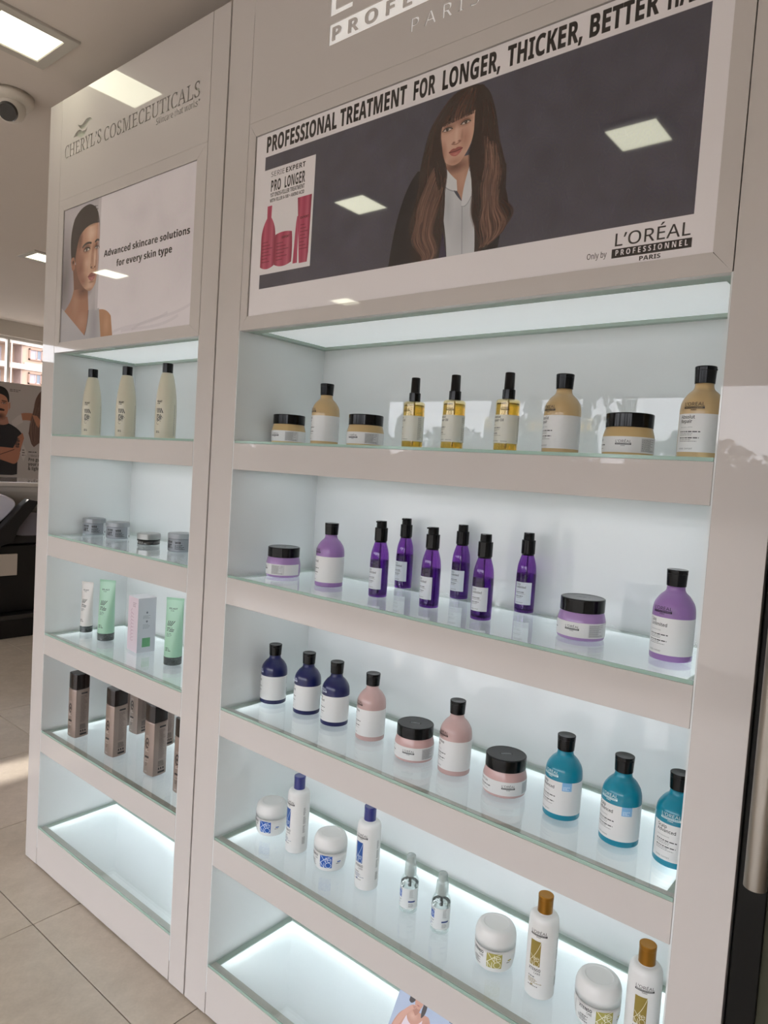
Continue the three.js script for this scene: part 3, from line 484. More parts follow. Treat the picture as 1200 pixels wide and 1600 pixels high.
// ---- clear serum sprays
{
  const root = new THREE.Group(); root.name = 'serum_spray_bottle';
  const clear = std(0xf3f7f6, 0.02, { transmission: 1, thickness: 0, ior: 1.49 });
  mesh('body', lathe(prof([[0, 0.004], [0.0160, 0.003], [0.0165, 0, 0.001], [0.0192, 0.0010, 0.003], [0.0195, 0.0200], [0.0195, 0.0640, 0.006], [0.0150, 0.0730, 0.006], [0.0110, 0.0760, 0.002], [0.0108, 0.0800]]), 40), clear, root);
  mesh('serum', lathe(prof([[0, 0.0050], [0.0165, 0.0050, 0.003], [0.0183, 0.009], [0.0183, 0.0600], [0, 0.0600]]), 36), std(0xffffff, 0.02, { transmission: 1, thickness: 0.02, ior: 1.38, attenuationColor: new THREE.Color(0xe8f0ee), attenuationDistance: 0.2 }), root);
  mesh('pump', lathe(prof([[0, 0.0740], [0.0085, 0.0740], [0.0085, 0.0850, 0.001], [0.0050, 0.0860], [0.0046, 0.1080, 0.002], [0.0062, 0.1090], [0.0062, 0.1160, 0.002], [0, 0.1165]]), 28), std(0xd9dddc, 0.35, { transmission: 0.4, thickness: 0 }), root);
  mesh('dip_tube', new THREE.CylinderGeometry(0.0026, 0.0026, 0.026, 12).translate(0, 0.064, 0), std(0x5a5d5c, 0.3, { metalness: 0.5 }), root);
  mesh('overcap', lathe(prof([[0.0128, 0.0765], [0.0122, 0.1010, 0.002], [0.0098, 0.1040, 0.003], [0.0094, 0.1190, 0.003], [0, 0.1212]]), 32), std(0xdfe5e4, 0.25, { transmission: 0.75, thickness: 0, ior: 1.45 }), root);
  mesh('label', wrap(0.0198, 0.011, 0.0540, 3.6), paper(tex(canvas(700, 440, (g, w, h) => { g.fillStyle = '#d6dada'; g.fillRect(0, 0, w, h); const c = canvas(200, 60, (q) => wordmark(q, 10, 36, 130, '#22305c', false)); g.drawImage(c, 190, 4); carePrint(g, 200, 70, 120, 160, '#1a4fa6', '#dbe3ee'); g.fillStyle = ink; fitText(g, 'XTENSO', 205, 290, 110, 34, 'bold'); lines(g, 205, 310, 110, 3, 14, 6, '#667', 4); g.fillStyle = '#1a4fa6'; g.fillRect(205, 360, 34, 26); lines(g, 205, 400, 110, 1, 12, 8, ink, 6); lines(g, 500, 20, 90, 12, 15, 7, '#8a9090', 7); g.fillStyle = '#24407c'; g.fillRect(480, 260, 150, 34); lines(g, 490, 320, 130, 5, 18, 8, '#777', 8); }))), root);
  place(root, [[0.5977, S4, -0.1187, -6, 'small clear spray bottle with blue print, left one of two'], [0.6842, S4, -0.1114, 2, 'small clear spray bottle with blue print, right one of two']], 'bottle', 'small clear serum sprays');
}
// ---- left unit, top shelf: cream shampoo bottles
{
  const root = new THREE.Group(); root.name = 'cream_bottle';
  mesh('body', lathe(prof([[0, 0.001], [0.0265, 0, 0.001], [0.0292, 0.0012, 0.003], [0.0297, 0.03, 0.02], [0.0297, 0.095, 0.03], [0.0262, 0.140, 0.03], [0.0180, 0.182, 0.03], [0.0140, 0.192], [0, 0.192]], 6), 44), std(0xd6d0ba, 0.38, { clearcoat: 0.6, clearcoatRoughness: 0.15, transmission: 0.12, thickness: 0 }), root);
  mesh('cap', lathe(prof([[0, 0.190], [0.0146, 0.190, 0.0006], [0.0149, 0.2175, 0.0012], [0, 0.2180]]), 36), capM, root);
  mesh('label', wrap((y) => 0.0299, 0.006, 0.112, 3.2), decal(512, 560, (g) => { g.fillStyle = '#1c1a16'; fitText(g, 'RILAST', 180, 40, 90, 36, 'bold', 'sans-serif', 2); lines(g, 180, 54, 70, 1, 10, 11, '#1c1a16', 3); g.strokeStyle = '#1c1a16'; g.lineWidth = 14; for (let i = 0; i < 4; i++) { g.beginPath(); g.moveTo(182 + i * 24, 130); g.lineTo(196 + i * 24 + i * 6, 200); g.stroke(); } lines(g, 180, 222, 110, 5, 20, 14, '#1c1a16', 9); g.lineWidth = 5; g.beginPath(); g.arc(205, 350, 22, 0.6, 5.4); g.moveTo(240, 330); g.lineTo(260, 322); g.stroke(); lines(g, 180, 470, 80, 2, 18, 10, '#1c1a16', 13); lines(g, 470, 60, 12, 34, 14, 9, '#6b675c', 17); }), root).castShadow = false;
  place(root, [[-0.772, S1, -0.098, 44, 'cream bottle with black cap at the left end of its shelf'], [-0.572, S1, -0.102, 42, 'cream bottle with black cap in the middle of the three'], [-0.359, S1, -0.103, 30, 'cream bottle with black cap nearest the dividing stile']], 'bottle', 'cream bottles with black caps');
}
// ---- left unit, second shelf: grey styling jars and a flat tin
{
  const root = new THREE.Group(); root.name = 'styling_jar';
  const grey = std(0x8b9096, 0.38, { metalness: 0.25, clearcoat: 0.3 }), lidM = std(0x9a9ea2, 0.35, { metalness: 0.4 });
  mesh('body', lathe(prof([[0, 0.001], [0.0320, 0, 0.001], [0.0352, 0.002, 0.004], [0.0358, 0.012], [0.0355, 0.0350, 0.004], [0.0340, 0.0390], [0, 0.039]]), 44), grey, root);
  const lid = mesh('lid', lathe(prof([[0, 0.0385], [0.0362, 0.0385, 0.0006], [0.0362, 0.0520, 0.0014], [0.034, 0.0535, 0.001], [0, 0.0535]]), 60), lidM, root);
  for (let i = 0; i < 24; i++) mesh('grip_rib', bx(-0.0006, 0.0006, 0.0405, 0.0505, 0.0358, 0.0366).rotateY(i / 24 * 6.2832), lidM, lid);
  mesh('label', wrap(0.03605, 0.004, 0.0350, 3.0), decal(640, 190, (g) => { g.fillStyle = '#15161a'; fitText(g, 'TECNI', 128, 52, 120, 46, 'bold', 'sans-serif', 3); fitText(g, 'ART.', 126, 146, 128, 104, 'bold', 'sans-serif', 3); fitText(g, 'WEB', 300, 64, 100, 52, 'bold', 'sans-serif', 2); lines(g, 300, 84, 190, 5, 18, 9, '#2b2d33', 5); }), root).castShadow = false;
  mesh('back_sticker', wrap(0.0361, 0.003, 0.0500, 0.55, 1, 8).rotateY(1.34), paper(tex(canvas(96, 200, (g, w, h) => { g.fillStyle = '#d5d8da'; g.fillRect(0, 0, w, h); lines(g, 10, 12, 74, 11, 13, 5, '#777', 2); g.fillStyle = '#222'; g.fillRect(34, 158, 28, 30); }))), root);
  place(root, [[-0.7950, S2, -0.1335, 55, 'grey styling jar in the left corner of its shelf'], [-0.6620, S2, -0.1431, 54, 'grey styling jar second from the left'], [-0.3222, S2, -0.1469, 36, 'grey styling jar nearest the dividing stile']], 'jar', 'grey styling jars');
  const tin = thing('flat_tin', 'low round tin with silver lid and black base', 'tin', [-0.4960, S2 + 0.0061, -0.1520]);
  mesh('base', lathe(prof([[0, 0.0005], [0.031, 0, 0.001], [0.0335, 0.0012, 0.002], [0.0342, 0.016], [0, 0.016]]), 44), std(0x121314, 0.25, { clearcoat: 0.6 }), tin);
  mesh('lid', lathe(prof([[0, 0.0165], [0.0348, 0.0165, 0.0006], [0.0350, 0.0330, 0.002], [0.032, 0.0348, 0.002], [0, 0.0350]]), 48), std(0xa9aaa8, 0.32, { metalness: 0.8 }), tin);
  mesh('label', wrap(0.0345, 0.002, 0.0145, 2.6), decal(512, 96, (g) => { g.fillStyle = '#c9cac9'; g.fillRect(130, 20, 110, 56); lines(g, 260, 36, 170, 2, 26, 16, '#8f9090', 4); }), tin).castShadow = false;
}
// ---- left unit, third shelf: tubes and a carton
{
  // tube: round at the cap, flat at the crimp; a(y) half width, b(y) half depth
  function tubeGeo(R, h0, h, W, segs = 32, rows = 14) {
    const pos = [], uv = [], idx = [];
    for (let j = 0; j <= rows; j++) for (let i = 0; i <= segs; i++) {
      const s = j / rows, y = h0 + (h - h0) * s, e = s ** 1.25, a = R + (W - R) * e, b = R * (1 - e) + 0.0011 * e, t = i / segs * 6.2832;
      pos.push(-Math.sin(t) * a, y, -Math.cos(t) * b); uv.push(i / segs, s);
      if (i < segs && j < rows) { const q = j * (segs + 1) + i; idx.push(q, q + 1, q + segs + 2, q, q + segs + 2, q + segs + 1); }
    }
    const g = new THREE.BufferGeometry(); g.setAttribute('position', new THREE.Float32BufferAttribute(pos, 3)); g.setAttribute('uv', new THREE.Float32BufferAttribute(uv, 2)); g.setIndex(idx.reverse()); g.computeVertexNormals(); return g;
  }
  const marble = noiseTex(128, ((n, k) => (u, v) => { const t = Math.abs(Math.sin((u * 2 + n(u, v) * 2.6 + k(u, v)) * 6.28)); const c = 24 + 70 * t ** 5; return [c, c + 8, c + 7]; })(valueNoise(6, 4), valueNoise(16, 8)));
  const capMarble = std(0xffffff, 0.25, { map: marble, clearcoat: 0.7 });
  const print = (bg, side) => tex(canvas(512, 768, (g, w, h) => { g.fillStyle = bg; g.fillRect(0, 0, w, h); const x = 205; g.fillStyle = '#26302c'; fitText(g, 'RILAST', x, 130, 84, 34, 'bold'); lines(g, x + 20, 144, 40, 1, 10, 7, '#26302c', 3); g.strokeStyle = '#2e3a35'; g.lineWidth = 8; for (let i = 0; i < 4; i++) { g.beginPath(); g.moveTo(x + i * 20 + 14, 280); g.lineTo(x + i * 13, 350); g.stroke(); } lines(g, x, 372, 80, 3, 20, 11, '#26302c', 9); lines(g, x, 448, 60, 3, 18, 8, '#5a6a63', 10); lines(g, x, 640, 60, 3, 18, 9, '#26302c', 13); }));
  function tube(name, R, hc, h, W, bg) {
    const root = new THREE.Group(); root.name = name;
    mesh('cap', lathe(prof([[0, 0.0005], [R * 0.9, 0, 0.001], [R * 0.98, 0.001, 0.001], [R, hc, 0.001], [0, hc]]), 36), capMarble, root);
    mesh('body', tubeGeo(R * 0.985, hc, h - 0.006, W), std(0xffffff, 0.35, { map: print(bg), clearcoat: 0.4, clearcoatRoughness: 0.2 }), root);
    mesh('crimp', bx(-W, W, h - 0.0075, h, -0.0011, 0.0011, 0.0004), std(bg, 0.4), root);
    return root;
  }
  const green = '#98c3a8';
  place(tube('cream_tube', 0.0203, 0.021, 0.1670, 0.0225, '#d3cfcb'), [[-0.7803, S3, -0.1123, 24, 'small white squeeze tube standing on its dark marbled cap']], 'tube');
  place(tube('cream_tube', 0.0262, 0.024, 0.1930, 0.0270, green), [[-0.6502, S3, -0.1097, 30, 'mint green squeeze tube between white tube and carton'], [-0.2950, S3, -0.1207, 30, 'mint green squeeze tube right of the carton']], 'tube', 'mint green squeeze tubes');
  const c = thing('carton', 'pale grey carton with small green square, standing between two mint tubes', 'box', [-0.4775, S3 + 0.0061, -0.1290], -0.10);
  const side = (draw) => std(0xffffff, 0.4, { map: tex(canvas(256, 640, draw)), clearcoat: 0.3 });
  const face = side((g, w, h) => { g.fillStyle = '#b9bdc4'; g.fillRect(0, 0, w, h); g.fillStyle = '#6a6f78'; g.beginPath(); g.arc(128, 170, 13, 0, 7); g.fill(); lines(g, 72, 205, 115, 3, 14, 5, '#7d828a', 3); g.fillStyle = '#6a6f78'; g.beginPath(); g.arc(128, 275, 13, 0, 7); g.fill(); lines(g, 72, 310, 115, 4, 14, 5, '#7d828a', 5); g.fillStyle = '#5d9a6b'; g.fillRect(68, 470, 118, 108); lines(g, 76, 480, 100, 8, 12, 4, '#4c835a', 6); });
  const front = side((g, w, h) => { g.fillStyle = '#d3c3cb'; g.fillRect(0, 0, w, h); g.strokeStyle = '#b795a4'; g.lineWidth = 7; for (let i = 0; i < 9; i++) { g.beginPath(); g.moveTo(110, 140 + i * 44); g.bezierCurveTo(60, 150 + i * 40, 60, 190 + i * 44, 150, 200 + i * 38); g.stroke(); } lines(g, 120, 60, 100, 3, 20, 9, '#9a8790', 3); });
  const plain = std(0xc6c4ca, 0.4);
  const g = new THREE.BoxGeometry(0.066, 0.167, 0.058); g.translate(0, 0.0835, 0);
  const parts = [['side_face', 'x', 1, face], ['front_face', 'z', 1, front]];
  mesh('body', bx(-0.033, 0.033, 0, 0.1668, -0.029, 0.029, 0.0006), plain, c);
  const pf = new THREE.PlaneGeometry(0.0565, 0.1655); mesh('printed_side', pf.clone().rotateY(Math.PI / 2).translate(0.0331, 0.0834, 0), face, c).castShadow = false;
  mesh('printed_front', new THREE.PlaneGeometry(0.0645, 0.1655).translate(0, 0.0834, 0.0291), front, c).castShadow = false;
  mesh('top_flap', bx(-0.032, 0.032, 0.1668, 0.1674, -0.028, 0.0275), std(0xd2d0d4, 0.4), c).rotation.x = 0.0;
}
// ---- left unit, fourth shelf: bronze bottles with one sharp corner
{
  const root = new THREE.Group(); root.name = 'bronze_bottle';
  const shape = (k) => { const a = 0.0245 * k, s = new THREE.Shape(); s.moveTo(a, a); s.quadraticCurveTo(0, a * 1.18, -a * 0.7, a * 0.98); s.quadraticCurveTo(-a * 1.06, a * 0.95, -a * 1.04, a * 0.5); s.quadraticCurveTo(-a * 1.12, -a * 0.5, -a * 0.9, -a * 0.9); s.quadraticCurveTo(-a * 0.4, -a * 1.12, a * 0.5, -a * 1.04); s.quadraticCurveTo(a * 0.95, -a * 1.06, a * 0.98, -a * 0.7); s.quadraticCurveTo(a * 1.18, 0, a, a); return s; };
  const ext = (k, y0, y1, b) => { const g = new THREE.ExtrudeGeometry(shape(k), { depth: y1 - y0 - 2 * b, bevelEnabled: true, bevelSize: b, bevelThickness: b, bevelOffset: -b, bevelSegments: 2, curveSegments: 8 }); g.rotateX(-Math.PI / 2); g.scale(1, 1, -1); g.translate(0, y0 + b, 0); const ix = g.attributes; for (let i = 0; i < ix.position.count; i += 3) for (const n of ['position', 'normal', 'uv']) { const A = ix[n], t = []; for (let c = 0; c < A.itemSize; c++) { t.push(A.getComponent(i, c)); A.setComponent(i, c, A.getComponent(i + 2, c)); A.setComponent(i + 2, c, t[c]); } } g.computeVertexNormals(); return g; };
  mesh('body', ext(1, 0, 0.1570, 0.0025), std(0x948279, 0.34, { metalness: 0.45, clearcoat: 0.4, clearcoatRoughness: 0.2 }), root);
  mesh('cap', ext(0.985, 0.1575, 0.2080, 0.002), std(0x1c110d, 0.2, { specularIntensity: 0.7 }), root);
  const front = decal(200, 640, (g) => { g.strokeStyle = g.fillStyle = '#21140f'; g.lineWidth = 15; g.beginPath(); g.ellipse(96, 250, 34, 56, 0, 0.9, 6.8); g.stroke(); g.beginPath(); g.arc(96, 250, 17, 0, 7); g.fill(); g.fillStyle = '#d6c6bb'; for (let i = 0; i < 5; i++) { g.beginPath(); g.arc(66 + i * 15, 168 - (i % 2) * 14, 5, 0, 7); g.fill(); } lines(g, 60, 330, 80, 2, 18, 9, '#d6c6bb', 4); g.fillStyle = '#1c110d'; g.fillRect(52, 412, 92, 22); g.strokeStyle = '#d2c3b8'; g.lineWidth = 4; g.strokeRect(56, 452, 74, 34); lines(g, 60, 500, 60, 3, 16, 6, '#4a3a32', 7); lines(g, 60, 606, 70, 1, 10, 8, '#d0c1b6', 9); });
  const sideP = decal(200, 640, (g) => { g.fillStyle = '#1f1815'; g.fillRect(46, 26, 110, 20); lines(g, 40, 70, 120, 34, 11, 4, '#6a5a52', 3); lines(g, 40, 470, 120, 5, 14, 7, '#3d312b', 6); g.fillStyle = '#241a16'; g.fillRect(40, 596, 120, 26); for (let i = 0; i < 3; i++) g.fillRect(44 + i * 40, 552, 22, 26); });
  mesh('printed_front', new THREE.PlaneGeometry(0.038, 0.150).rotateX(0).translate(-0.002, 0.0780, 0.02705), front, root).castShadow = false;
  mesh('printed_side', new THREE.PlaneGeometry(0.038, 0.150).rotateY(Math.PI / 2).translate(0.02705, 0.0780, -0.002), sideP, root).castShadow = false;
  place(root, [[-0.7290, S4, -0.0700, 4, 'bronze bottle with dark cap, frontmost on the left'], [-0.5170, S4, -0.0810, 4, 'bronze bottle with dark cap, second in the front row'], [-0.7200, S4, -0.2420, 4, 'bronze bottle at the back, mostly hidden behind the second front one'], [-0.6300, S4, -0.2300, 4, 'bronze bottle at the back, seen between two front ones'], [-0.3230, S4, -0.0950, 4, 'bronze bottle with dark cap, third in the front row'], [-0.4860, S4, -0.2300, 4, 'bronze bottle at the back, hidden behind the third front one'], [-0.1690, S4, -0.0910, 4, 'bronze bottle of which a sliver shows beside the dividing stile']], 'bottle', 'bronze bottles with dark caps');
}
// ---------------------------------------------------------------- posters (flat print behind glossy acrylic)
function blob(g, pts, fill) { g.beginPath(); pts.forEach((p, i) => { if (!i) g.moveTo(p[0], p[1]); else if (p.length === 2) g.lineTo(p[0], p[1]); else if (p.length === 4) g.quadraticCurveTo(...p); else g.bezierCurveTo(...p); }); g.closePath(); if (fill) { g.fillStyle = fill; g.fill(); } }
const rgba = (c, a) => `rgba(${c[0]},${c[1]},${c[2]},${a})`;
function soft(g, x, y, rx, ry, c, a, rot = 0) { g.save(); g.translate(x, y); g.rotate(rot); g.scale(rx, ry); const q = g.createRadialGradient(0, 0, 0, 0, 0, 1); q.addColorStop(0, rgba(c, a)); q.addColorStop(1, rgba(c, 0)); g.fillStyle = q; g.beginPath(); g.arc(0, 0, 1, 0, 7); g.fill(); g.restore(); }
// strands: between two guide curves (arrays of points), n strokes with tones
function spline(p, t) { const n = p.length - 1, k = Math.min(Math.floor(t * n), n - 1), f = t * n - k, P = (i) => p[Math.max(0, Math.min(n, i))], a = P(k - 1), b = P(k), c = P(k + 1), d = P(k + 2); return [0, 1].map((i) => 0.5 * (2 * b[i] + (c[i] - a[i]) * f + (2 * a[i] - 5 * b[i] + 4 * c[i] - d[i]) * f * f + (3 * b[i] - a[i] - 3 * c[i] + d[i]) * f * f * f)); }
function strands(g, A, B, n, tones, width, wob = 3, alpha = 0.5, wave = 0) {
  for (let i = 0; i < n; i++) {
    const s = rnd(), ph = rnd() * 6.28, fr = 0.5 + rnd() * 1.1, w = wob * (0.3 + rnd()), t0 = rnd() * 0.55, t1 = Math.min(1, t0 + 0.3 + rnd() * 0.6), c = tones[Math.floor(rnd() * tones.length)];
    g.strokeStyle = rgba(c, alpha * (0.4 + rnd() * 0.6)); g.lineWidth = width * (0.4 + rnd()); g.lineCap = 'round'; g.beginPath();
    for (let k = 0; k <= 26; k++) { const t = t0 + (t1 - t0) * k / 26, a = spline(A, t), b = spline(B, t), x = a[0] + (b[0] - a[0]) * s + Math.sin(t * fr * 6.28 + ph) * w + wave * Math.max(0, t - 0.35) * Math.sin(t * 15 + s * 1.6), y = a[1] + (b[1] - a[1]) * s; k ? g.lineTo(x, y) : g.moveTo(x, y); } g.stroke();
  }
}
function eye(g, x, y, w, tilt, flip = 1) {
  g.save(); g.translate(x, y); g.rotate(tilt); g.scale(flip, 1);
  soft(g, 0, -w * 0.12, w * 0.9, w * 0.55, [70, 40, 30], 0.5);
  blob(g, [[-w * 0.5, w * 0.05], [-w * 0.1, -w * 0.3, w * 0.5, 0], [w * 0.05, w * 0.24, -w * 0.5, w * 0.05]], '#cdbfb6');
  g.fillStyle = '#4a3222'; g.beginPath(); g.arc(-w * 0.02, -w * 0.03, w * 0.17, 0, 7); g.fill(); g.fillStyle = '#120c0a'; g.beginPath(); g.arc(-w * 0.02, -w * 0.03, w * 0.09, 0, 7); g.fill(); g.fillStyle = '#e8e2dc'; g.fillRect(w * 0.02, -w * 0.1, w * 0.05, w * 0.05);
  g.strokeStyle = '#1d120e'; g.lineWidth = w * 0.09; g.beginPath(); g.moveTo(-w * 0.54, w * 0.07); g.quadraticCurveTo(-w * 0.1, -w * 0.36, w * 0.54, -w * 0.02); g.stroke(); g.lineWidth = w * 0.03; g.strokeStyle = '#5b3a2c'; g.beginPath(); g.moveTo(-w * 0.45, w * 0.1); g.quadraticCurveTo(0, w * 0.26, w * 0.48, w * 0.03); g.stroke(); g.beginPath(); g.moveTo(-w * 0.5, -w * 0.12); g.quadraticCurveTo(0, -w * 0.5, w * 0.5, -w * 0.16); g.stroke();
  g.restore();
}
function hairPoster(g, W, H) {
  g.fillStyle = '#ece8ea'; g.fillRect(0, 0, W, H);
  const X = (u) => u * W, Yv = (v) => v * H;
  // slate backdrop with mottled paint
  const dx0 = X(0.0325), dx1 = X(0.9697), dy0 = Yv(0.1300), dy1 = Yv(0.8550);
  g.fillStyle = '#4e4d58'; g.fillRect(dx0, dy0, dx1 - dx0, dy1 - dy0);
  g.save(); g.beginPath(); g.rect(dx0, dy0, dx1 - dx0, dy1 - dy0); g.clip();
  for (let i = 0; i < 420; i++) { const c = rnd() < .5 ? [92, 90, 108] : [62, 60, 70]; soft(g, dx0 + rnd() * (dx1 - dx0), dy0 + rnd() * (dy1 - dy0), 30 + rnd() * 120, 20 + rnd() * 70, c, 0.10, rnd() * 3); }
  for (let i = 0; i < 900; i++) { g.strokeStyle = rgba(rnd() < .5 ? [112, 110, 122] : [52, 50, 60], 0.10); g.lineWidth = 1 + rnd() * 2; const x = dx0 + rnd() * (dx1 - dx0), y = dy0 + rnd() * (dy1 - dy0); g.beginPath(); g.moveTo(x, y); g.lineTo(x + (rnd() - .5) * 26, y + (rnd() - .5) * 60); g.stroke(); }
  // jacket
  blob(g, [[839, 720], [850, 600, 880, 420, 960, 360], [1060, 420], [1130, 560], [1122, 720]], '#1c1a20');
  blob(g, [[1180, 400], [1310, 360, 1345, 420], [1352, 560], [1330, 720], [1180, 720]], '#1b191f');
  blob(g, [[1062, 520], [1092, 600], [1122, 720], [1060, 720]], '#2f2742');
  // shirt
  blob(g, [[1079, 362], [1086, 470, 1092, 560], [1112, 640, 1119, 720], [1246, 720], [1232, 560], [1215, 450, 1188, 398], [1165, 470, 1170, 512], [1120, 470, 1079, 362]], '#c9ccd0');
  soft(g, 1180, 600, 60, 120, [150, 154, 160], 0.35); soft(g, 1110, 520, 26, 110, [150, 154, 162], 0.4, -0.1);
  // neck and chest
  blob(g, [[1085, 352], [1092, 400, 1120, 440], [1150, 470, 1172, 515], [1172, 470, 1190, 400], [1196, 350]], '#b98e79'); soft(g, 1130, 380, 70, 30, [84, 50, 40], 0.75); soft(g, 1165, 430, 22, 50, [214, 172, 150], 0.5);
  blob(g, [[1079, 362], [1100, 395, 1140, 430], [1146, 470], [1110, 460, 1084, 440]], '#d8dadc'); blob(g, [[1192, 392], [1215, 430, 1208, 500], [1180, 545, 1168, 528], [1166, 470, 1192, 392]], '#d5d7da');
  g.strokeStyle = 'rgba(120,122,130,.6)'; g.lineWidth = 3; g.beginPath(); g.moveTo(1084, 440); g.quadraticCurveTo(1120, 470, 1146, 470); g.moveTo(1168, 528); g.quadraticCurveTo(1190, 540, 1208, 500); g.moveTo(1172, 530); g.lineTo(1186, 718); g.stroke();
  // hair mass behind
  const dark = '#2b1d1a';
  blob(g, [[1196, 108], [1110, 96, 1066, 150], [1010, 215, 985, 300], [965, 420, 946, 540], [936, 640, 960, 720], [1078, 720], [1100, 600, 1092, 470], [1080, 420, 1060, 310], [1195, 300], [1198, 430, 1216, 520], [1236, 620, 1238, 706], [1290, 690, 1352, 640], [1385, 580, 1340, 480], [1345, 400, 1306, 320], [1292, 220, 1262, 160], [1240, 118, 1196, 108]], dark);
  // face
  blob(g, [[1050, 216], [1044, 270, 1056, 314], [1072, 356, 1108, 370], [1128, 379, 1152, 365], [1188, 330, 1197, 292], [1206, 250, 1200, 186], [1120, 150, 1050, 216]], '#d0a590');
  soft(g, 1098, 290, 40, 50, [224, 184, 164], 0.55); soft(g, 1165, 285, 24, 50, [150, 100, 84], 0.5); soft(g, 1070, 320, 22, 50, [132, 86, 72], 0.55); soft(g, 1128, 360, 40, 18, [160, 112, 96], 0.5); soft(g, 1128, 215, 60, 34, [120, 76, 62], 0.55); soft(g, 1126, 262, 13, 40, [232, 196, 178], 0.6); soft(g, 1150, 272, 8, 30, [140, 92, 76], 0.45);
  // brows, eyes, nose, mouth
  soft(g, 1116, 292, 9, 6, [92, 50, 42], 0.8); soft(g, 1140, 290, 8, 5, [92, 50, 42], 0.8); soft(g, 1128, 286, 10, 8, [226, 184, 166], 0.6); g.strokeStyle = 'rgba(110,66,54,.7)'; g.lineWidth = 3; g.beginPath(); g.moveTo(1106, 294); g.quadraticCurveTo(1128, 306, 1148, 291); g.stroke();
  blob(g, [[1096, 323], [1110, 310, 1120, 313], [1126, 316, 1132, 311], [1146, 310, 1158, 318], [1140, 326, 1128, 325], [1112, 326, 1096, 323]], '#9c5650'); blob(g, [[1098, 324], [1126, 328, 1157, 319], [1146, 340, 1128, 342], [1108, 340, 1098, 324]], '#b56a62'); soft(g, 1128, 334, 16, 5, [222, 160, 150], 0.6); g.strokeStyle = '#5a2a28'; g.lineWidth = 2.5; g.beginPath(); g.moveTo(1097, 323); g.quadraticCurveTo(1128, 328, 1157, 319); g.stroke();
  // fringe and long waves
  const br = [[56, 40, 35], [70, 50, 43], [44, 30, 27], [84, 60, 51], [34, 24, 22]], lt = [[148, 112, 96], [120, 88, 74], [92, 66, 56], [58, 41, 36]];
  strands(g, [[1150, 112], [1090, 140], [1056, 180], [1048, 222]], [[1200, 112], [1212, 150], [1206, 176], [1202, 206]], 170, br, 4, 3, 0.75);
  blob(g, [[1060, 150], [1120, 112, 1196, 116], [1222, 150, 1202, 198], [1150, 204, 1120, 204], [1080, 208, 1050, 226], [1046, 190, 1060, 150]], 'rgba(46,30,26,.55)');
  strands(g, [[1140, 112], [1088, 150], [1062, 186], [1052, 226]], [[1206, 116], [1206, 150], [1198, 176], [1192, 202]], 190, [...br, [134, 92, 76]], 3, 2, 0.7);
  eye(g, 1084, 238, 40, 0.06); eye(g, 1163, 231, 38, -0.14, -1);
  g.strokeStyle = '#46302a'; g.lineWidth = 7; g.lineCap = 'round'; g.beginPath(); g.moveTo(1060, 218); g.quadraticCurveTo(1086, 204, 1106, 214); g.moveTo(1142, 208); g.quadraticCurveTo(1164, 196, 1186, 206); g.stroke();
  strands(g, [[1110, 110], [1020, 200], [985, 300], [962, 430], [944, 545], [962, 640], [968, 716]], [[1130, 120], [1056, 220], [1062, 310], [1088, 400], [1094, 500], [1062, 620], [1072, 716]], 460, br, 4, 6, 0.6, 34);
  strands(g, [[1060, 330], [1010, 400], [960, 520], [960, 620], [990, 700]], [[1085, 420], [1076, 480], [1050, 560], [1064, 640], [1060, 712]], 260, lt, 4, 7, 0.62, 26);
  strands(g, [[1206, 112], [1216, 200], [1204, 300], [1200, 400], [1222, 520], [1240, 620], [1240, 704]], [[1230, 116], [1280, 220], [1312, 340], [1340, 440], [1342, 520], [1366, 590], [1300, 690]], 500, br, 4, 6, 0.6, 34);
  strands(g, [[1250, 300], [1262, 400], [1250, 500], [1262, 600], [1250, 690]], [[1300, 340], [1322, 440], [1316, 520], [1352, 600], [1310, 680]], 280, lt, 4, 8, 0.62, 28);
  strands(g, [[1052, 240], [1050, 310], [1076, 372], [1086, 440]], [[1030, 240], [1026, 310], [1040, 380], [1060, 450]], 70, [[38, 26, 24], [52, 36, 32]], 3, 2, 0.6); strands(g, [[1200, 200], [1200, 290], [1186, 350], [1200, 440]], [[1226, 200], [1236, 300], [1240, 380], [1250, 460]], 120, [[38, 26, 24], [58, 41, 36], [46, 32, 28]], 4, 2, 0.6);
  g.restore();
  // headline
  g.fillStyle = '#1d191a'; const Tb = Yv(0.1170), ts = Yv(0.083) / 0.715;
  for (const [s, a, b] of [['PROFESSIONAL', 0.0325, 0.2496], ['TREATMENT', 0.2581, 0.4290], ['FOR', 0.4437, 0.4950], ['LONGER,', 0.5090, 0.6320], ['THICKER,', 0.6435, 0.7790], ['BETTER', 0.7866, 0.8945], ['HAIR', 0.9057, 0.9680]]) fitText(g, s, X(a), Tb - Yv(0.012), X(b) - X(a), ts, 'bold', 'sans-serif', 3);
  // product card
  g.fillStyle = '#ece8ea'; g.fillRect(X(0.030), Yv(0.2030), X(0.1935) - X(0.030), Yv(0.7780) - Yv(0.2030));
  g.fillStyle = '#5a5658'; fitText(g, 'SERIE', X(0.0535), Yv(0.2480), X(0.0990) - X(0.0535), Yv(0.038), 'normal'); g.fillStyle = '#1d191a'; fitText(g, 'EXPERT', X(0.1010), Yv(0.2480), X(0.1635) - X(0.1010), Yv(0.038), 'bold');
  fitText(g, 'PRO', X(0.0545), Yv(0.3280), X(0.0890) - X(0.0545), Yv(0.083), 'bold'); fitText(g, 'LONGER', X(0.0990), Yv(0.3280), X(0.1640) - X(0.0990), Yv(0.083), 'bold');
  fitText(g, '1ST ENDS-FILLER TREATMENT', X(0.0545), Yv(0.3580), X(0.1640) - X(0.0545), Yv(0.031), 'bold'); fitText(g, 'WITH FILLER A-100 + AMINO ACID', X(0.0545), Yv(0.3860), X(0.1640) - X(0.0545), Yv(0.026), 'bold');
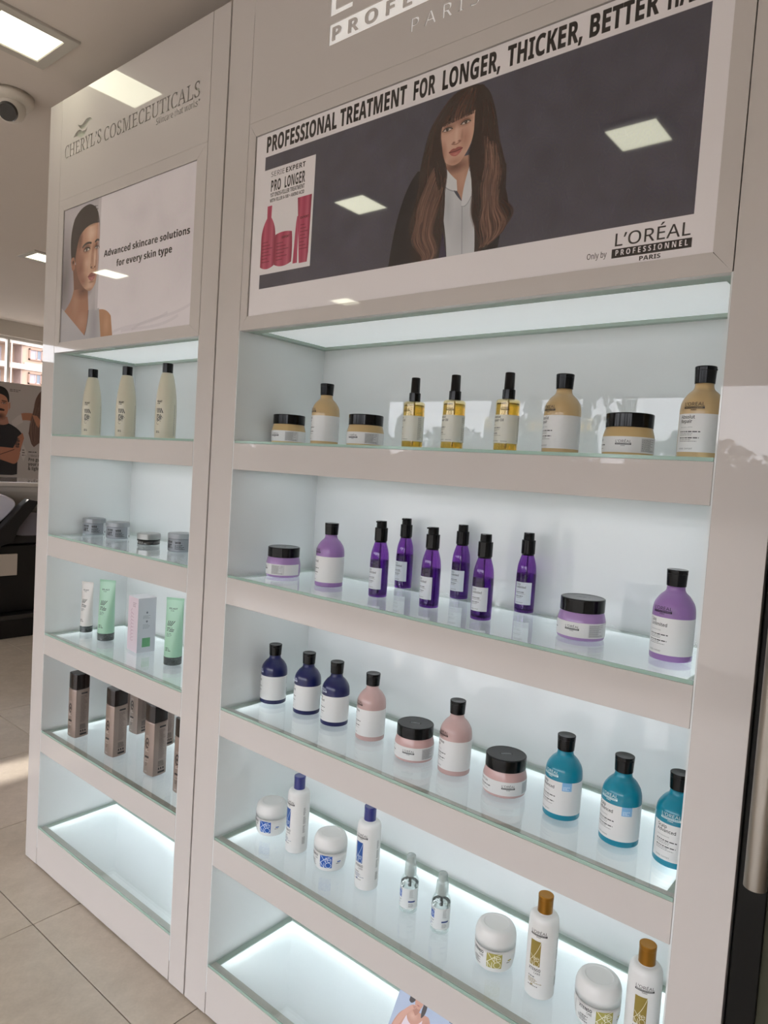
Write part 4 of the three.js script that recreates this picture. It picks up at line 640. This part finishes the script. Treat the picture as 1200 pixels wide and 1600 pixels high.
  const pk = (x, w) => { const q = g.createLinearGradient(x, 0, x + w, 0); q.addColorStop(0, '#8c2742'); q.addColorStop(.25, '#c4516d'); q.addColorStop(.5, '#ab3c59'); q.addColorStop(.75, '#c65a75'); q.addColorStop(1, '#8a2640'); return q; };
  const px = (u, v) => [X(u), Yv(v)];
  blob(g, [px(.0480, .405), px(.0630, .405), px(.0625, .470), [...px(.079, .52), ...px(.0785, .58)], px(.0785, .735), [...px(.055, .765), ...px(.0325, .735)], px(.0320, .58), [...px(.032, .52), ...px(.0485, .470)]], pk(X(.032), X(.047)));
  blob(g, [px(.0790, .572), [...px(.105, .555), ...px(.1320, .572)], [...px(.1370, .65), ...px(.1345, .735)], [...px(.105, .765), ...px(.0790, .735)], [...px(.0765, .65), ...px(.0790, .572)]], pk(X(.078), X(.057)));
  blob(g, [px(.1425, .590), px(.1445, .530), px(.1465, .500), px(.1490, .500), px(.1505, .530), px(.1520, .590), px(.1530, .748), px(.1395, .748)], pk(X(.139), X(.014)));
  blob(g, [px(.1450, .403), px(.1880, .403), px(.1860, .70), px(.1835, .752), px(.1590, .752), px(.1565, .70)], pk(X(.145), X(.043)));
  g.fillStyle = 'rgba(60,10,26,.55)'; for (const [a, b, v, n] of [[.0365, .074, .60, 7], [.084, .128, .62, 6], [.158, .184, .55, 8]]) for (let i = 0; i < n; i++) g.fillRect(X(a), Yv(v + i * .018), (X(b) - X(a)) * (.5 + .5 * ((i * 7 % 5) / 5)), 3);
  g.fillStyle = '#4a0f20'; fitText(g, 'EXPERT', X(.100), Yv(.600), X(.125) - X(.100), 15, 'bold'); fitText(g, 'EXPERT', X(.156), Yv(.520), X(.182) - X(.156), 15, 'bold');
  // foot: sender
  g.fillStyle = '#1d191a'; fitText(g, 'L\u2019OR\u00c9AL', X(.8545), Yv(.9270), X(.9680) - X(.8545), Yv(.066), 'normal');
  g.fillRect(X(.8535), Yv(.9370), X(.9700) - X(.8535), Yv(.0335)); g.fillStyle = '#ece8ea'; fitText(g, 'P R O F E S S I O N N E L', X(.8585), Yv(.9625), X(.9650) - X(.8585), Yv(.029), 'bold'); g.fillStyle = '#1d191a';
  fitText(g, 'PARIS', X(.8955), Yv(.9930), X(.9280) - X(.8955), Yv(.021), 'bold'); fitText(g, 'Only by', X(.8135), Yv(.9620), X(.8455) - X(.8135), Yv(.030), 'normal');
}
function skinPoster(g, W, H) {
  g.fillStyle = '#ebe6eb'; g.fillRect(0, 0, W, H);
  // pale vapour on the right half
  for (let i = 0; i < 60; i++) soft(g, W * (0.35 + rnd() * 0.65), H * rnd(), 60 + rnd() * 160, 40 + rnd() * 130, rnd() < .6 ? [236, 231, 236] : [196, 191, 200], 0.10, rnd() * 3);
  const X = (u) => u * W, Yv = (v) => v * H, P = (u, v) => [u * W, v * H];
  g.save(); g.beginPath(); g.rect(0, 0, W, H); g.clip();
  // grey backdrop behind the head
  g.fillStyle = '#c3bec3'; g.fillRect(0, 0, X(.335), H); soft(g, X(.02), Yv(.55), X(.12), Yv(.5), [98, 92, 96], 0.75);
  // arm
  blob(g, [P(.335, .80), [...P(.40, .80), ...P(.435, .86)], P(.455, 1.02), P(.36, 1.02), P(.345, .90)], '#b98a68'); soft(g, X(.40), Yv(.92), X(.03), Yv(.10), [214, 170, 136], .6);
  // neck
  blob(g, [P(.100, .46), P(.108, .62), [...P(.09, .72), ...P(.01, .78)], P(.05, .90), P(.215, .98), [...P(.245, .88), ...P(.245, .78)], P(.232, .62)], '#a9795f'); soft(g, X(.19), Yv(.64), X(.09), Yv(.07), [84, 50, 38], .7); soft(g, X(.13), Yv(.72), X(.04), Yv(.13), [196, 146, 118], .6); soft(g, X(.19), Yv(.86), X(.05), Yv(.08), [206, 160, 134], .5);
  // dress
  blob(g, [P(0, .735), [...P(.06, .80), ...P(.218, .972)], [...P(.24, .90), ...P(.246, .79)], P(.335, .79), P(.36, 1.02), P(0, 1.02)], '#b9b8bd'); g.strokeStyle = '#5d3d34'; g.lineWidth = 5; g.beginPath(); g.moveTo(...P(.246, .79)); g.quadraticCurveTo(...P(.245, .90), ...P(.218, .972)); g.stroke(); soft(g, X(.30), Yv(.9), X(.05), Yv(.2), [132, 132, 138], .5);
  // head: hair, face
  blob(g, [P(.092, .44), P(.112, .62), P(.20, .62), P(.20, .40)], '#7d5442');
  blob(g, [P(.078, .40), [...P(.050, .20), ...P(.095, .090)], [...P(.15, .010), ...P(.225, .018)], [...P(.31, .05), ...P(.316, .20)], P(.316, .30), P(.15, .30), P(.10, .46)], '#1c1615');
  g.save(); blob(g, [P(.140, .240), [...P(.20, .145), ...P(.312, .175)], [...P(.322, .25), ...P(.316, .31)], [...P(.306, .345), ...P(.316, .42)], [...P(.318, .52), ...P(.298, .600)], [...P(.275, .655), ...P(.243, .650)], [...P(.190, .630), ...P(.150, .545)], [...P(.115, .46), ...P(.112, .36)], [...P(.122, .30), ...P(.140, .240)]]); g.clip();
  const fg = g.createLinearGradient(X(.11), 0, X(.32), 0); fg.addColorStop(0, '#8b5c48'); fg.addColorStop(.3, '#b98770'); fg.addColorStop(.62, '#dab298'); fg.addColorStop(.85, '#c99b82'); fg.addColorStop(1, '#a77560'); g.fillStyle = fg; g.fillRect(0, 0, X(.35), H);
  soft(g, X(.255), Yv(.235), X(.06), Yv(.07), [238, 204, 182], .7); soft(g, X(.215), Yv(.44), X(.042), Yv(.05), [232, 192, 170], .65); soft(g, X(.165), Yv(.47), X(.045), Yv(.12), [120, 76, 60], .6); soft(g, X(.19), Yv(.57), X(.05), Yv(.06), [124, 80, 64], .55);
  soft(g, X(.285), Yv(.42), X(.010), Yv(.09), [246, 218, 198], .8); soft(g, X(.262), Yv(.42), X(.014), Yv(.09), [150, 104, 86], .55); soft(g, X(.268), Yv(.345), X(.016), Yv(.05), [140, 94, 78], .55); soft(g, X(.213), Yv(.322), X(.045), Yv(.03), [120, 78, 64], .6); soft(g, X(.300), Yv(.322), X(.022), Yv(.03), [120, 78, 64], .6);
  soft(g, X(.262), Yv(.612), X(.028), Yv(.026), [226, 184, 162], .7); soft(g, X(.262), Yv(.588), X(.03), Yv(.010), [112, 70, 58], .6); soft(g, X(.23), Yv(.655), X(.08), Yv(.03), [96, 60, 48], .6); soft(g, X(.15), Yv(.25), X(.03), Yv(.10), [60, 40, 34], .55); soft(g, X(.24), Yv(.165), X(.08), Yv(.022), [70, 46, 40], .5);
  g.restore();
  blob(g, [P(.082, .375), [...P(.066, .40), ...P(.088, .468)], [...P(.10, .48), ...P(.112, .46)], P(.112, .37)], '#a06f58'); soft(g, X(.093), Yv(.41), X(.010), Yv(.034), [70, 40, 32], .8); soft(g, X(.083), Yv(.43), X(.006), Yv(.03), [206, 160, 136], .6);
  strands(g, [P(.30, .05), P(.20, .04), P(.10, .10), P(.075, .25)], [P(.312, .17), P(.24, .15), P(.15, .22), P(.105, .40)], 170, [[44, 36, 34], [24, 19, 19], [70, 58, 54]], 3, 2, 0.55);
  eye(g, X(.213), Yv(.344), X(.050), 0.02); eye(g, X(.300), Yv(.348), X(.036), 0.05, -1);
  g.strokeStyle = '#1d1513'; g.lineWidth = 12; g.lineCap = 'round'; g.beginPath(); g.moveTo(...P(.176, .318)); g.quadraticCurveTo(...P(.206, .284), ...P(.248, .304)); g.moveTo(...P(.284, .304)); g.quadraticCurveTo(...P(.300, .288), ...P(.313, .300)); g.stroke();
  soft(g, X(.259), Yv(.482), X(.010), Yv(.010), [64, 32, 28], .95); soft(g, X(.286), Yv(.484), X(.008), Yv(.008), [64, 32, 28], .85); g.strokeStyle = 'rgba(104,62,50,.65)'; g.lineWidth = 3; g.beginPath(); g.moveTo(...P(.294, .44)); g.quadraticCurveTo(...P(.302, .476), ...P(.288, .488)); g.quadraticCurveTo(...P(.272, .500), ...P(.252, .486)); g.quadraticCurveTo(...P(.246, .470), ...P(.252, .456)); g.stroke();
  blob(g, [P(.230, .545), [...P(.25, .518), ...P(.266, .522)], [...P(.284, .518), ...P(.296, .540)], [...P(.275, .552), ...P(.230, .545)]], '#9a5550'); blob(g, [P(.231, .546), [...P(.27, .556), ...P(.296, .541)], [...P(.286, .582), ...P(.262, .580)], [...P(.242, .576), ...P(.231, .546)]], '#b87470'); soft(g, X(.266), Yv(.566), X(.014), Yv(.008), [226, 170, 162], .7); g.strokeStyle = '#5c2c2a'; g.lineWidth = 3; g.beginPath(); g.moveTo(...P(.230, .545)); g.quadraticCurveTo(...P(.265, .552), ...P(.296, .540)); g.stroke();
  g.restore();
  // translucent white panel covers the edge of the face
  g.fillStyle = '#ebe6eb'; g.fillRect(X(.322), 0, X(.02), Yv(.79)); const gr = 'rgba(227,222,227,.35)'; g.fillStyle = gr; g.fillRect(X(.30), 0, X(.025), Yv(.8));
  g.strokeStyle = 'rgba(190,186,194,.22)'; g.lineWidth = 16; for (const [a, b] of [[.45, .93], [.52, .96], [.6, .9]]) { g.beginPath(); g.moveTo(X(a), Yv(.98)); g.bezierCurveTo(X(a + .12), Yv(b), X(a + .25), Yv(b + .05), X(a + .4), Yv(b - .03)); g.stroke(); }
  g.fillStyle = '#1b191b'; fitText(g, 'Advanced skincare solutions', X(.3600), Yv(.4340), X(.9720) - X(.3600), Yv(.062), 'bold'); g.strokeStyle = '#1b191b'; fitText(g, 'Advanced skincare solutions', X(.3612), Yv(.4340), X(.9720) - X(.3600), Yv(.062), 'bold'); fitText(g, 'for every skin type', X(.4620), Yv(.5220), X(.8620) - X(.4620), Yv(.062), 'bold'); fitText(g, 'for every skin type', X(.4632), Yv(.5220), X(.8620) - X(.4620), Yv(.062), 'bold');
}
const acrylic = (map) => std(0xffffff, 0.04, { map, clearcoat: 1, clearcoatRoughness: 0.01 });
for (const [name, label, x0, x1, w, h, draw] of [['hair_poster', 'wide dark poster of a long-haired woman under a bold headline', 0.1100, 1.1260, 2048, 820, hairPoster], ['skincare_poster', 'pale poster of a woman in grey beside two lines of lettering', -0.8058, -0.1150, 1400, 824, skinPoster]]) {
  const p = thing(name, label, 'poster', [0, 0, 0]);
  mesh('backing_board', bx(x0 + 0.0016, x1 - 0.0002, P0 + 0.0002, P1 - 0.001, -0.0080, -0.0032), M.carcass, p);
  mesh('print', new THREE.PlaneGeometry(x1 - x0 - 0.0018, P1 - P0 - 0.0012).translate((x0 + x1) / 2 + 0.0007, (P0 + P1) / 2 - 0.0004, -0.0030), acrylic(tex(canvas(w, h, draw))), p);
}
// ---------------------------------------------------------------- far left: salon wash station before the window, poster board behind it
{
  // poster board standing in front of the window
  const pb = thing('poster_board', 'large poster of a man with crossed arms and a woman with long hair', 'poster', [XW + 0.02, 0, 0]);
  const z0 = -2.75, z1 = -1.15, y0 = 0.85, y1 = 1.985;
  mesh('board', bx(-0.015, -0.001, y0, y1, z0, z1), std(0xb5aca6, 0.6), pb);
  const W = 1440, H = 1021, S = (z1 - z0) / W;
  const draw = (g) => {
    const X = (z) => (z1 - z) / (z1 - z0) * W, Yp = (y) => (y1 - y) / (y1 - y0) * H, P = (z, y) => [X(z), Yp(y)];
    g.fillStyle = '#a9a19c'; g.fillRect(0, 0, W, H);
    // woman on the right: arm, hand, long hair
    blob(g, [P(-1.84, 1.62), [...P(-1.88, 1.67), ...P(-1.93, 1.70)], P(-1.945, 1.62), [...P(-1.90, 1.60), ...P(-1.86, 1.55)]], '#b5ada9');
    blob(g, [P(-1.925, 1.705), [...P(-1.98, 1.72), ...P(-2.03, 1.715)], P(-2.12, 1.67), P(-2.12, 1.59), [...P(-2.05, 1.66), ...P(-1.94, 1.64)]], '#a06c52');
    blob(g, [P(-2.115, 1.95), [...P(-2.05, 1.88), ...P(-2.045, 1.78)], [...P(-2.02, 1.65), ...P(-2.00, 1.52)], P(-2.03, 1.42), P(-2.055, 1.39), P(-2.10, 1.43), P(-2.30, 1.40), P(-2.34, 1.9)], '#5c4339');
    strands(g, [P(-2.07, 1.9), P(-2.045, 1.75), P(-2.01, 1.6), P(-2.02, 1.45)], [P(-2.3, 1.92), P(-2.3, 1.75), P(-2.28, 1.6), P(-2.26, 1.42)], 260, [[70, 48, 40], [120, 92, 80], [48, 32, 28], [146, 116, 102]], 3, 5, 0.6);
    blob(g, [P(-2.03, 1.70), P(-2.075, 1.695), P(-2.115, 1.65), P(-2.095, 1.58), P(-2.075, 1.60), P(-2.06, 1.63)], '#a97459');
    // man: black T-shirt, crossed tattooed arms, beard
    blob(g, [P(-1.56, 1.50), [...P(-1.66, 1.60), ...P(-1.72, 1.61)], P(-1.81, 1.60), [...P(-1.90, 1.57), ...P(-1.945, 1.50)], P(-1.93, 1.33), P(-1.905, 1.25), P(-1.905, 1.12), P(-1.86, 1.11), P(-1.60, 1.11), P(-1.58, 1.3)], '#17161a');
    blob(g, [P(-1.690, 1.62), P(-1.70, 1.66), P(-1.80, 1.66), P(-1.815, 1.60), [...P(-1.76, 1.56), ...P(-1.69, 1.60)]], '#a0705e');
    blob(g, [P(-1.655, 1.83), [...P(-1.65, 1.66), ...P(-1.735, 1.625)], [...P(-1.79, 1.64), ...P(-1.805, 1.72)], P(-1.808, 1.86), P(-1.73, 1.90)], '#b0785e'); soft(g, X(-1.73), Yp(1.66), 60, 40, [40, 26, 22], .85); blob(g, [P(-1.695, 1.725), [...P(-1.735, 1.745), ...P(-1.775, 1.725)], P(-1.77, 1.712), P(-1.70, 1.712)], '#33221d'); soft(g, X(-1.735), Yp(1.695), 18, 6, [176, 100, 92], .9);
    eye(g, X(-1.70), Yp(1.785), 32, 0); eye(g, X(-1.765), Yp(1.785), 32, 0, -1); g.strokeStyle = '#241712'; g.lineWidth = 7; g.beginPath(); g.moveTo(...P(-1.68, 1.805)); g.lineTo(...P(-1.72, 1.808)); g.moveTo(...P(-1.748, 1.808)); g.lineTo(...P(-1.788, 1.803)); g.stroke();
    blob(g, [P(-1.65, 1.82), [...P(-1.64, 1.94), ...P(-1.73, 1.94)], [...P(-1.82, 1.93), ...P(-1.812, 1.80)], P(-1.800, 1.80), [...P(-1.80, 1.86), ...P(-1.72, 1.87)], [...P(-1.67, 1.86), ...P(-1.662, 1.80)]], '#15110f'); blob(g, [P(-1.808, 1.79), P(-1.822, 1.80), P(-1.824, 1.75), P(-1.810, 1.72)], '#a97459');
    blob(g, [P(-1.60, 1.38), P(-1.86, 1.37), [...P(-1.90, 1.44), ...P(-1.90, 1.48)], P(-1.945, 1.52), P(-1.96, 1.47), P(-1.93, 1.36), P(-1.92, 1.28), [...P(-1.90, 1.21), ...P(-1.86, 1.22)], P(-1.70, 1.27), P(-1.58, 1.27)], '#a46c54'); g.strokeStyle = 'rgba(50,28,22,.8)'; g.lineWidth = 6; g.beginPath(); g.moveTo(...P(-1.58, 1.30)); g.lineTo(...P(-1.74, 1.30)); g.lineTo(...P(-1.87, 1.355)); g.stroke();
    for (let i = 0; i < 60; i++) soft(g, X(-1.885 - rnd() * .03), Yp(1.38 + rnd() * .09), 5 + rnd() * 9, 4 + rnd() * 7, [40, 36, 38], .45);
    // mixing tube, captions
    blob(g, [P(-1.925, 1.33), P(-1.955, 1.41), P(-1.995, 1.33), P(-1.96, 1.25)], '#b7b0aa'); lines(g, X(-1.945), Yp(1.36), 34, 3, 22, 8, '#55504c', 4);
    g.fillStyle = '#4f4a48'; lines(g, X(-1.815), Yp(1.925), 130, 2, 13, 7, '#6b6562', 5); g.fillStyle = '#221f1f'; lines(g, X(-2.005), Yp(1.345), 120, 1, 12, 7, '#221f1f', 8);
    g.fillStyle = '#5b5552'; fitText(g, '| Metal D', X(-2.005), Yp(1.296), 96, 26, 'normal'); g.fillStyle = '#191718';
    fitText(g, 'Pro gu', X(-2.005), Yp(1.252), 100, 40, 'bold'); fitText(g, 'your c', X(-2.005), Yp(1.208), 100, 40, 'bold'); fitText(g, '& light', X(-2.005), Yp(1.164), 100, 40, 'bold');
  };
  mesh('print', new THREE.PlaneGeometry(z1 - z0, y1 - y0).rotateY(Math.PI / 2).translate(0, (y0 + y1) / 2, (z0 + z1) / 2), std(0xffffff, 0.6, { map: tex(canvas(W, H, draw)) }), pb);
  mesh('easel_leg', bx(-0.016, -0.001, 0, 0.85, -2.6, -2.55), M.black, pb); mesh('easel_leg', bx(-0.016, -0.001, 0, 0.85, -1.35, -1.30), M.black, pb);
}
{
  // wash station: black plinth and body, white ceramic basin, reclining black seat with a white towel
  const ws = thing('wash_station', 'black hair wash chair unit with white basin before the far window', 'salon chair', [-4.3, 0, -1.35]);
  const blk = std(0x0c0b0b, 0.4), blk2 = std(0x141213, 0.55);
  mesh('plinth', bx(-0.62, 0.53, 0, 0.16, -0.95, 0.9, 0.01), blk, ws);
  mesh('toe_rail', bx(0.525, 0.545, 0.14, 0.17, -0.95, 0.9, 0.004), std(0x2a2826, 0.4), ws);
  mesh('body', bx(-0.60, 0.40, 0.16, 0.66, -0.95, 0.9, 0.015), blk, ws);
  const dr = mesh('front_panel', bx(0.40, 0.42, 0.44, 0.60, 0.14, 0.62, 0.004), std(0xb3a799, 0.5), ws);
  const sidep = noiseTex(128, ((n, k) => (u, v) => { const t = (n(u, v) - .5) * 60 + (k(u, v) - .5) * 40; return [150 + t, 138 + t, 126 + t]; })(valueNoise(6, 31), valueNoise(20, 32)));
  mesh('stone_panel', bx(0.405, 0.425, 0.34, 0.58, -0.60, -0.16, 0.003), std(0xffffff, 0.5, { map: sidep }), ws);
  mesh('lower_stone_panel', bx(0.405, 0.425, 0.19, 0.27, -0.60, -0.16, 0.003), std(0xffffff, 0.5, { map: sidep }), ws);
  // seat side: slanting black arm and grey head cushion; outlines in (z, y), pushed out along x
  const side = (pts, depth, x, bev) => new THREE.ExtrudeGeometry(new THREE.Shape(pts.map(([z, y]) => new THREE.Vector2(-(z + 1.35), y))), { depth, bevelEnabled: true, bevelSize: bev, bevelThickness: bev, bevelSegments: 3 }).rotateY(Math.PI / 2).translate(x, 0, 0);
  mesh('seat_arm', side([[-0.62, 0.662], [-1.05, 0.662], [-1.15, 0.70], [-1.190, 0.80], [-1.325, 0.985], [-1.26, 0.995], [-1.215, 0.955], [-1.10, 0.815], [-1.02, 0.735], [-0.62, 0.70]].reverse(), 0.07, 0.39, 0.008), blk2, ws);
  mesh('seat_pad', bx(0.20, 0.385, 0.661, 0.735, -0.05, 0.70, 0.02), blk2, ws);
  mesh('cushion', side([[-1.18, 0.79], [-1.245, 0.885], [-1.42, 0.865], [-1.40, 0.72], [-1.28, 0.70]].reverse(), 0.10, 0.26, 0.02), std(0x77747f, 0.6), ws);
}
{
  const c = thing('wash_basin', 'white ceramic wash basin with wide rim behind the black chair', 'basin', [-4.55, 0, -1.45]);
  mesh('rim', bx(-0.42, 0.42, 1.075, 1.115, -0.75, 0.75, 0.015), std(0xd6d0c8, 0.25, { clearcoat: 1, clearcoatRoughness: 0.05 }), c);
  const s = new THREE.Shape(); s.moveTo(-0.36, 1.075); s.lineTo(0.36, 1.075); s.quadraticCurveTo(0.30, 0.93, 0.12, 0.88); s.lineTo(-0.12, 0.88); s.quadraticCurveTo(-0.30, 0.93, -0.36, 1.075);
  mesh('bowl', new THREE.ExtrudeGeometry(s, { depth: 1.0, bevelEnabled: true, bevelSize: 0.03, bevelThickness: 0.08, bevelSegments: 4 }).translate(0, 0, -0.5), std(0xc9c3bb, 0.3, { clearcoat: 0.8 }), c);
  mesh('pedestal', bx(-0.12, 0.12, 0.6601, 0.86, -0.3, 0.3), M.black, c);
  const t = thing('towel', 'folded white towel heaped on the black wash chair', 'towel', [-4.075, 0.8005, -0.895]);
  const ts = new THREE.Shape(); ts.moveTo(-0.25, -0.05); ts.lineTo(0.145, 0.0); ts.quadraticCurveTo(0.24, 0.06, 0.300, 0.150); ts.quadraticCurveTo(0.30, 0.185, 0.27, 0.195); ts.quadraticCurveTo(0.20, 0.235, 0.12, 0.225); ts.quadraticCurveTo(-0.1, 0.26, -0.25, 0.2); ts.closePath();
  mesh('cloth', new THREE.ExtrudeGeometry(ts, { depth: 0.12, bevelEnabled: true, bevelSize: 0.012, bevelThickness: 0.03, bevelSegments: 4, curveSegments: 10 }).rotateY(Math.PI / 2), std(0xcfcdd8, 0.9), t);
  const m = thing('counter_box', 'white box with rounded corners on the basin rim before the poster', 'box', [-4.5, 1.1152, -1.12]);
  mesh('shell', bx(-0.14, 0.14, 0, 0.13, -0.11, 0.25, 0.02), std(0xd3d1d2, 0.35), m); mesh('lid_knob', new THREE.CylinderGeometry(0.02, 0.02, 0.02, 16).translate(0.05, 0.14, 0.08), M.chrome, m);
}
// ---------------------------------------------------------------- right edge: dark door with a steel pull handle
{
  const d = new THREE.Group(); d.name = 'door_1'; d.userData.kind = 'structure'; scene.add(d);
  mesh('door_stile', bx(1.2335, 1.270, 0.004, 2.10, -0.045, -0.004, 0.002), M.darkFrame, d);
  mesh('door_glass', bx(1.300, 2.02, 0.004, 2.10, -0.030, -0.020), std(0x23231c, 0.08, { clearcoat: 0.6 }), d);
  mesh('door_stile', bx(2.02, 2.08, 0.004, 2.10, -0.045, -0.004, 0.002), M.darkFrame, d);
  mesh('glazing_bead', bx(1.270, 1.300, 0.004, 2.10, -0.030, -0.010), std(0x3c3c2e, 0.9), d);
  mesh('door_head', bx(1.2335, 2.08, 2.103, 2.559, -0.045, -0.006), M.darkFrame, d);
  const h = mesh('handle', new THREE.CylinderGeometry(0.0140, 0.0140, 0.80, 36, 1).translate(1.2635, 1.275, 0.052), M.steel, d);
  for (const y of [0.985, 1.56]) mesh('standoff', new THREE.CylinderGeometry(0.008, 0.008, 0.056, 20).rotateX(Math.PI / 2).translate(1.2635, y, 0.024), M.steel, h);
}
// ---------------------------------------------------------------- printed card on an easel strut in the lowest niche of the wider unit
{
  const l = thing('display_card', 'tilted display card of a woman in a pink vest in the lowest niche', 'card', [0.5400, S5 + 0.0066, -0.1484], 0);
  const c = canvas(800, 500, (g, W, H) => {
    g.fillStyle = '#9fabc2'; g.fillRect(0, 0, W, H); for (let i = 0; i < 30; i++) soft(g, rnd() * W, rnd() * H, 60 + rnd() * 120, 60 + rnd() * 120, [176, 188, 210], .14);
    blob(g, [[20, 500], [30, 330, 110, 270], [150, 240, 200, 240], [300, 225, 345, 225], [400, 250, 400, 400], [396, 500]], '#b98875'); soft(g, 200, 280, 60, 40, [222, 180, 160], .5); soft(g, 350, 330, 30, 100, [150, 104, 88], .4);
    blob(g, [[108, 500], [110, 400, 140, 300], [160, 340, 205, 345], [260, 345, 300, 270], [325, 380, 318, 500]], '#d3c3cb'); soft(g, 230, 430, 60, 60, [240, 226, 232], .5);
    blob(g, [[180, 240], [190, 190], [250, 190], [256, 240, 220, 270]], '#a5715f');
    blob(g, [[176, 120], [220, 90, 262, 122], [272, 180, 246, 208], [222, 226, 196, 206], [170, 180, 176, 120]], '#bd8b77');
    blob(g, [[120, 190], [110, 80, 200, 70], [290, 66, 306, 160], [316, 230, 280, 262], [262, 230, 268, 170], [256, 116, 214, 112], [176, 120, 178, 170], [150, 220, 120, 190]], '#2a1e1b'); strands(g, [[200, 74], [140, 120], [124, 190]], [[216, 110], [180, 130], [172, 180]], 60, [[60, 44, 38], [36, 26, 24]], 3, 2, .6); strands(g, [[220, 74], [290, 120], [300, 230]], [[222, 110], [262, 150], [272, 220]], 60, [[60, 44, 38], [36, 26, 24]], 3, 2, .6);
    eye(g, 205, 152, 20, 0); eye(g, 240, 152, 20, 0, -1); blob(g, [[206, 190], [220, 184, 236, 190], [220, 200, 206, 190]], '#9d5a55');
    blob(g, [[40, 420], [60, 320, 130, 240], [170, 190, 205, 200], [212, 226, 186, 236], [140, 280, 110, 360], [80, 450, 40, 420]], '#c49380'); g.strokeStyle = 'rgba(110,66,54,.7)'; g.lineWidth = 3; for (let k = 0; k < 3; k++) { g.beginPath(); g.moveTo(170 + k * 8, 214 + k * 6); g.lineTo(204 - k * 3, 206 + k * 8); g.stroke(); }
    g.fillStyle = '#3f3d44'; fitText(g, 'HAIR', 540, 168, 60, 22, 'bold');
  });
  mesh('card', bx(0, 0.20, 0, 0.125, -0.0016, 0), std(0xd8d8da, 0.5), l).rotation.x = -0.537;
  const p = mesh('print', new THREE.PlaneGeometry(0.20, 0.125).translate(0.10, 0.0625, 0.0003), std(0xffffff, 0.4, { map: tex(c) }), l); p.rotation.x = -0.537;
  mesh('easel_strut', bx(0.085, 0.115, 0, 0.088, -0.0008, 0.0008), std(0xb9b9bb, 0.6), l).position.set(0, 0.0002, -0.062); l.children[2].rotation.x = 0.18;
}
renderer.render(scene, camera);
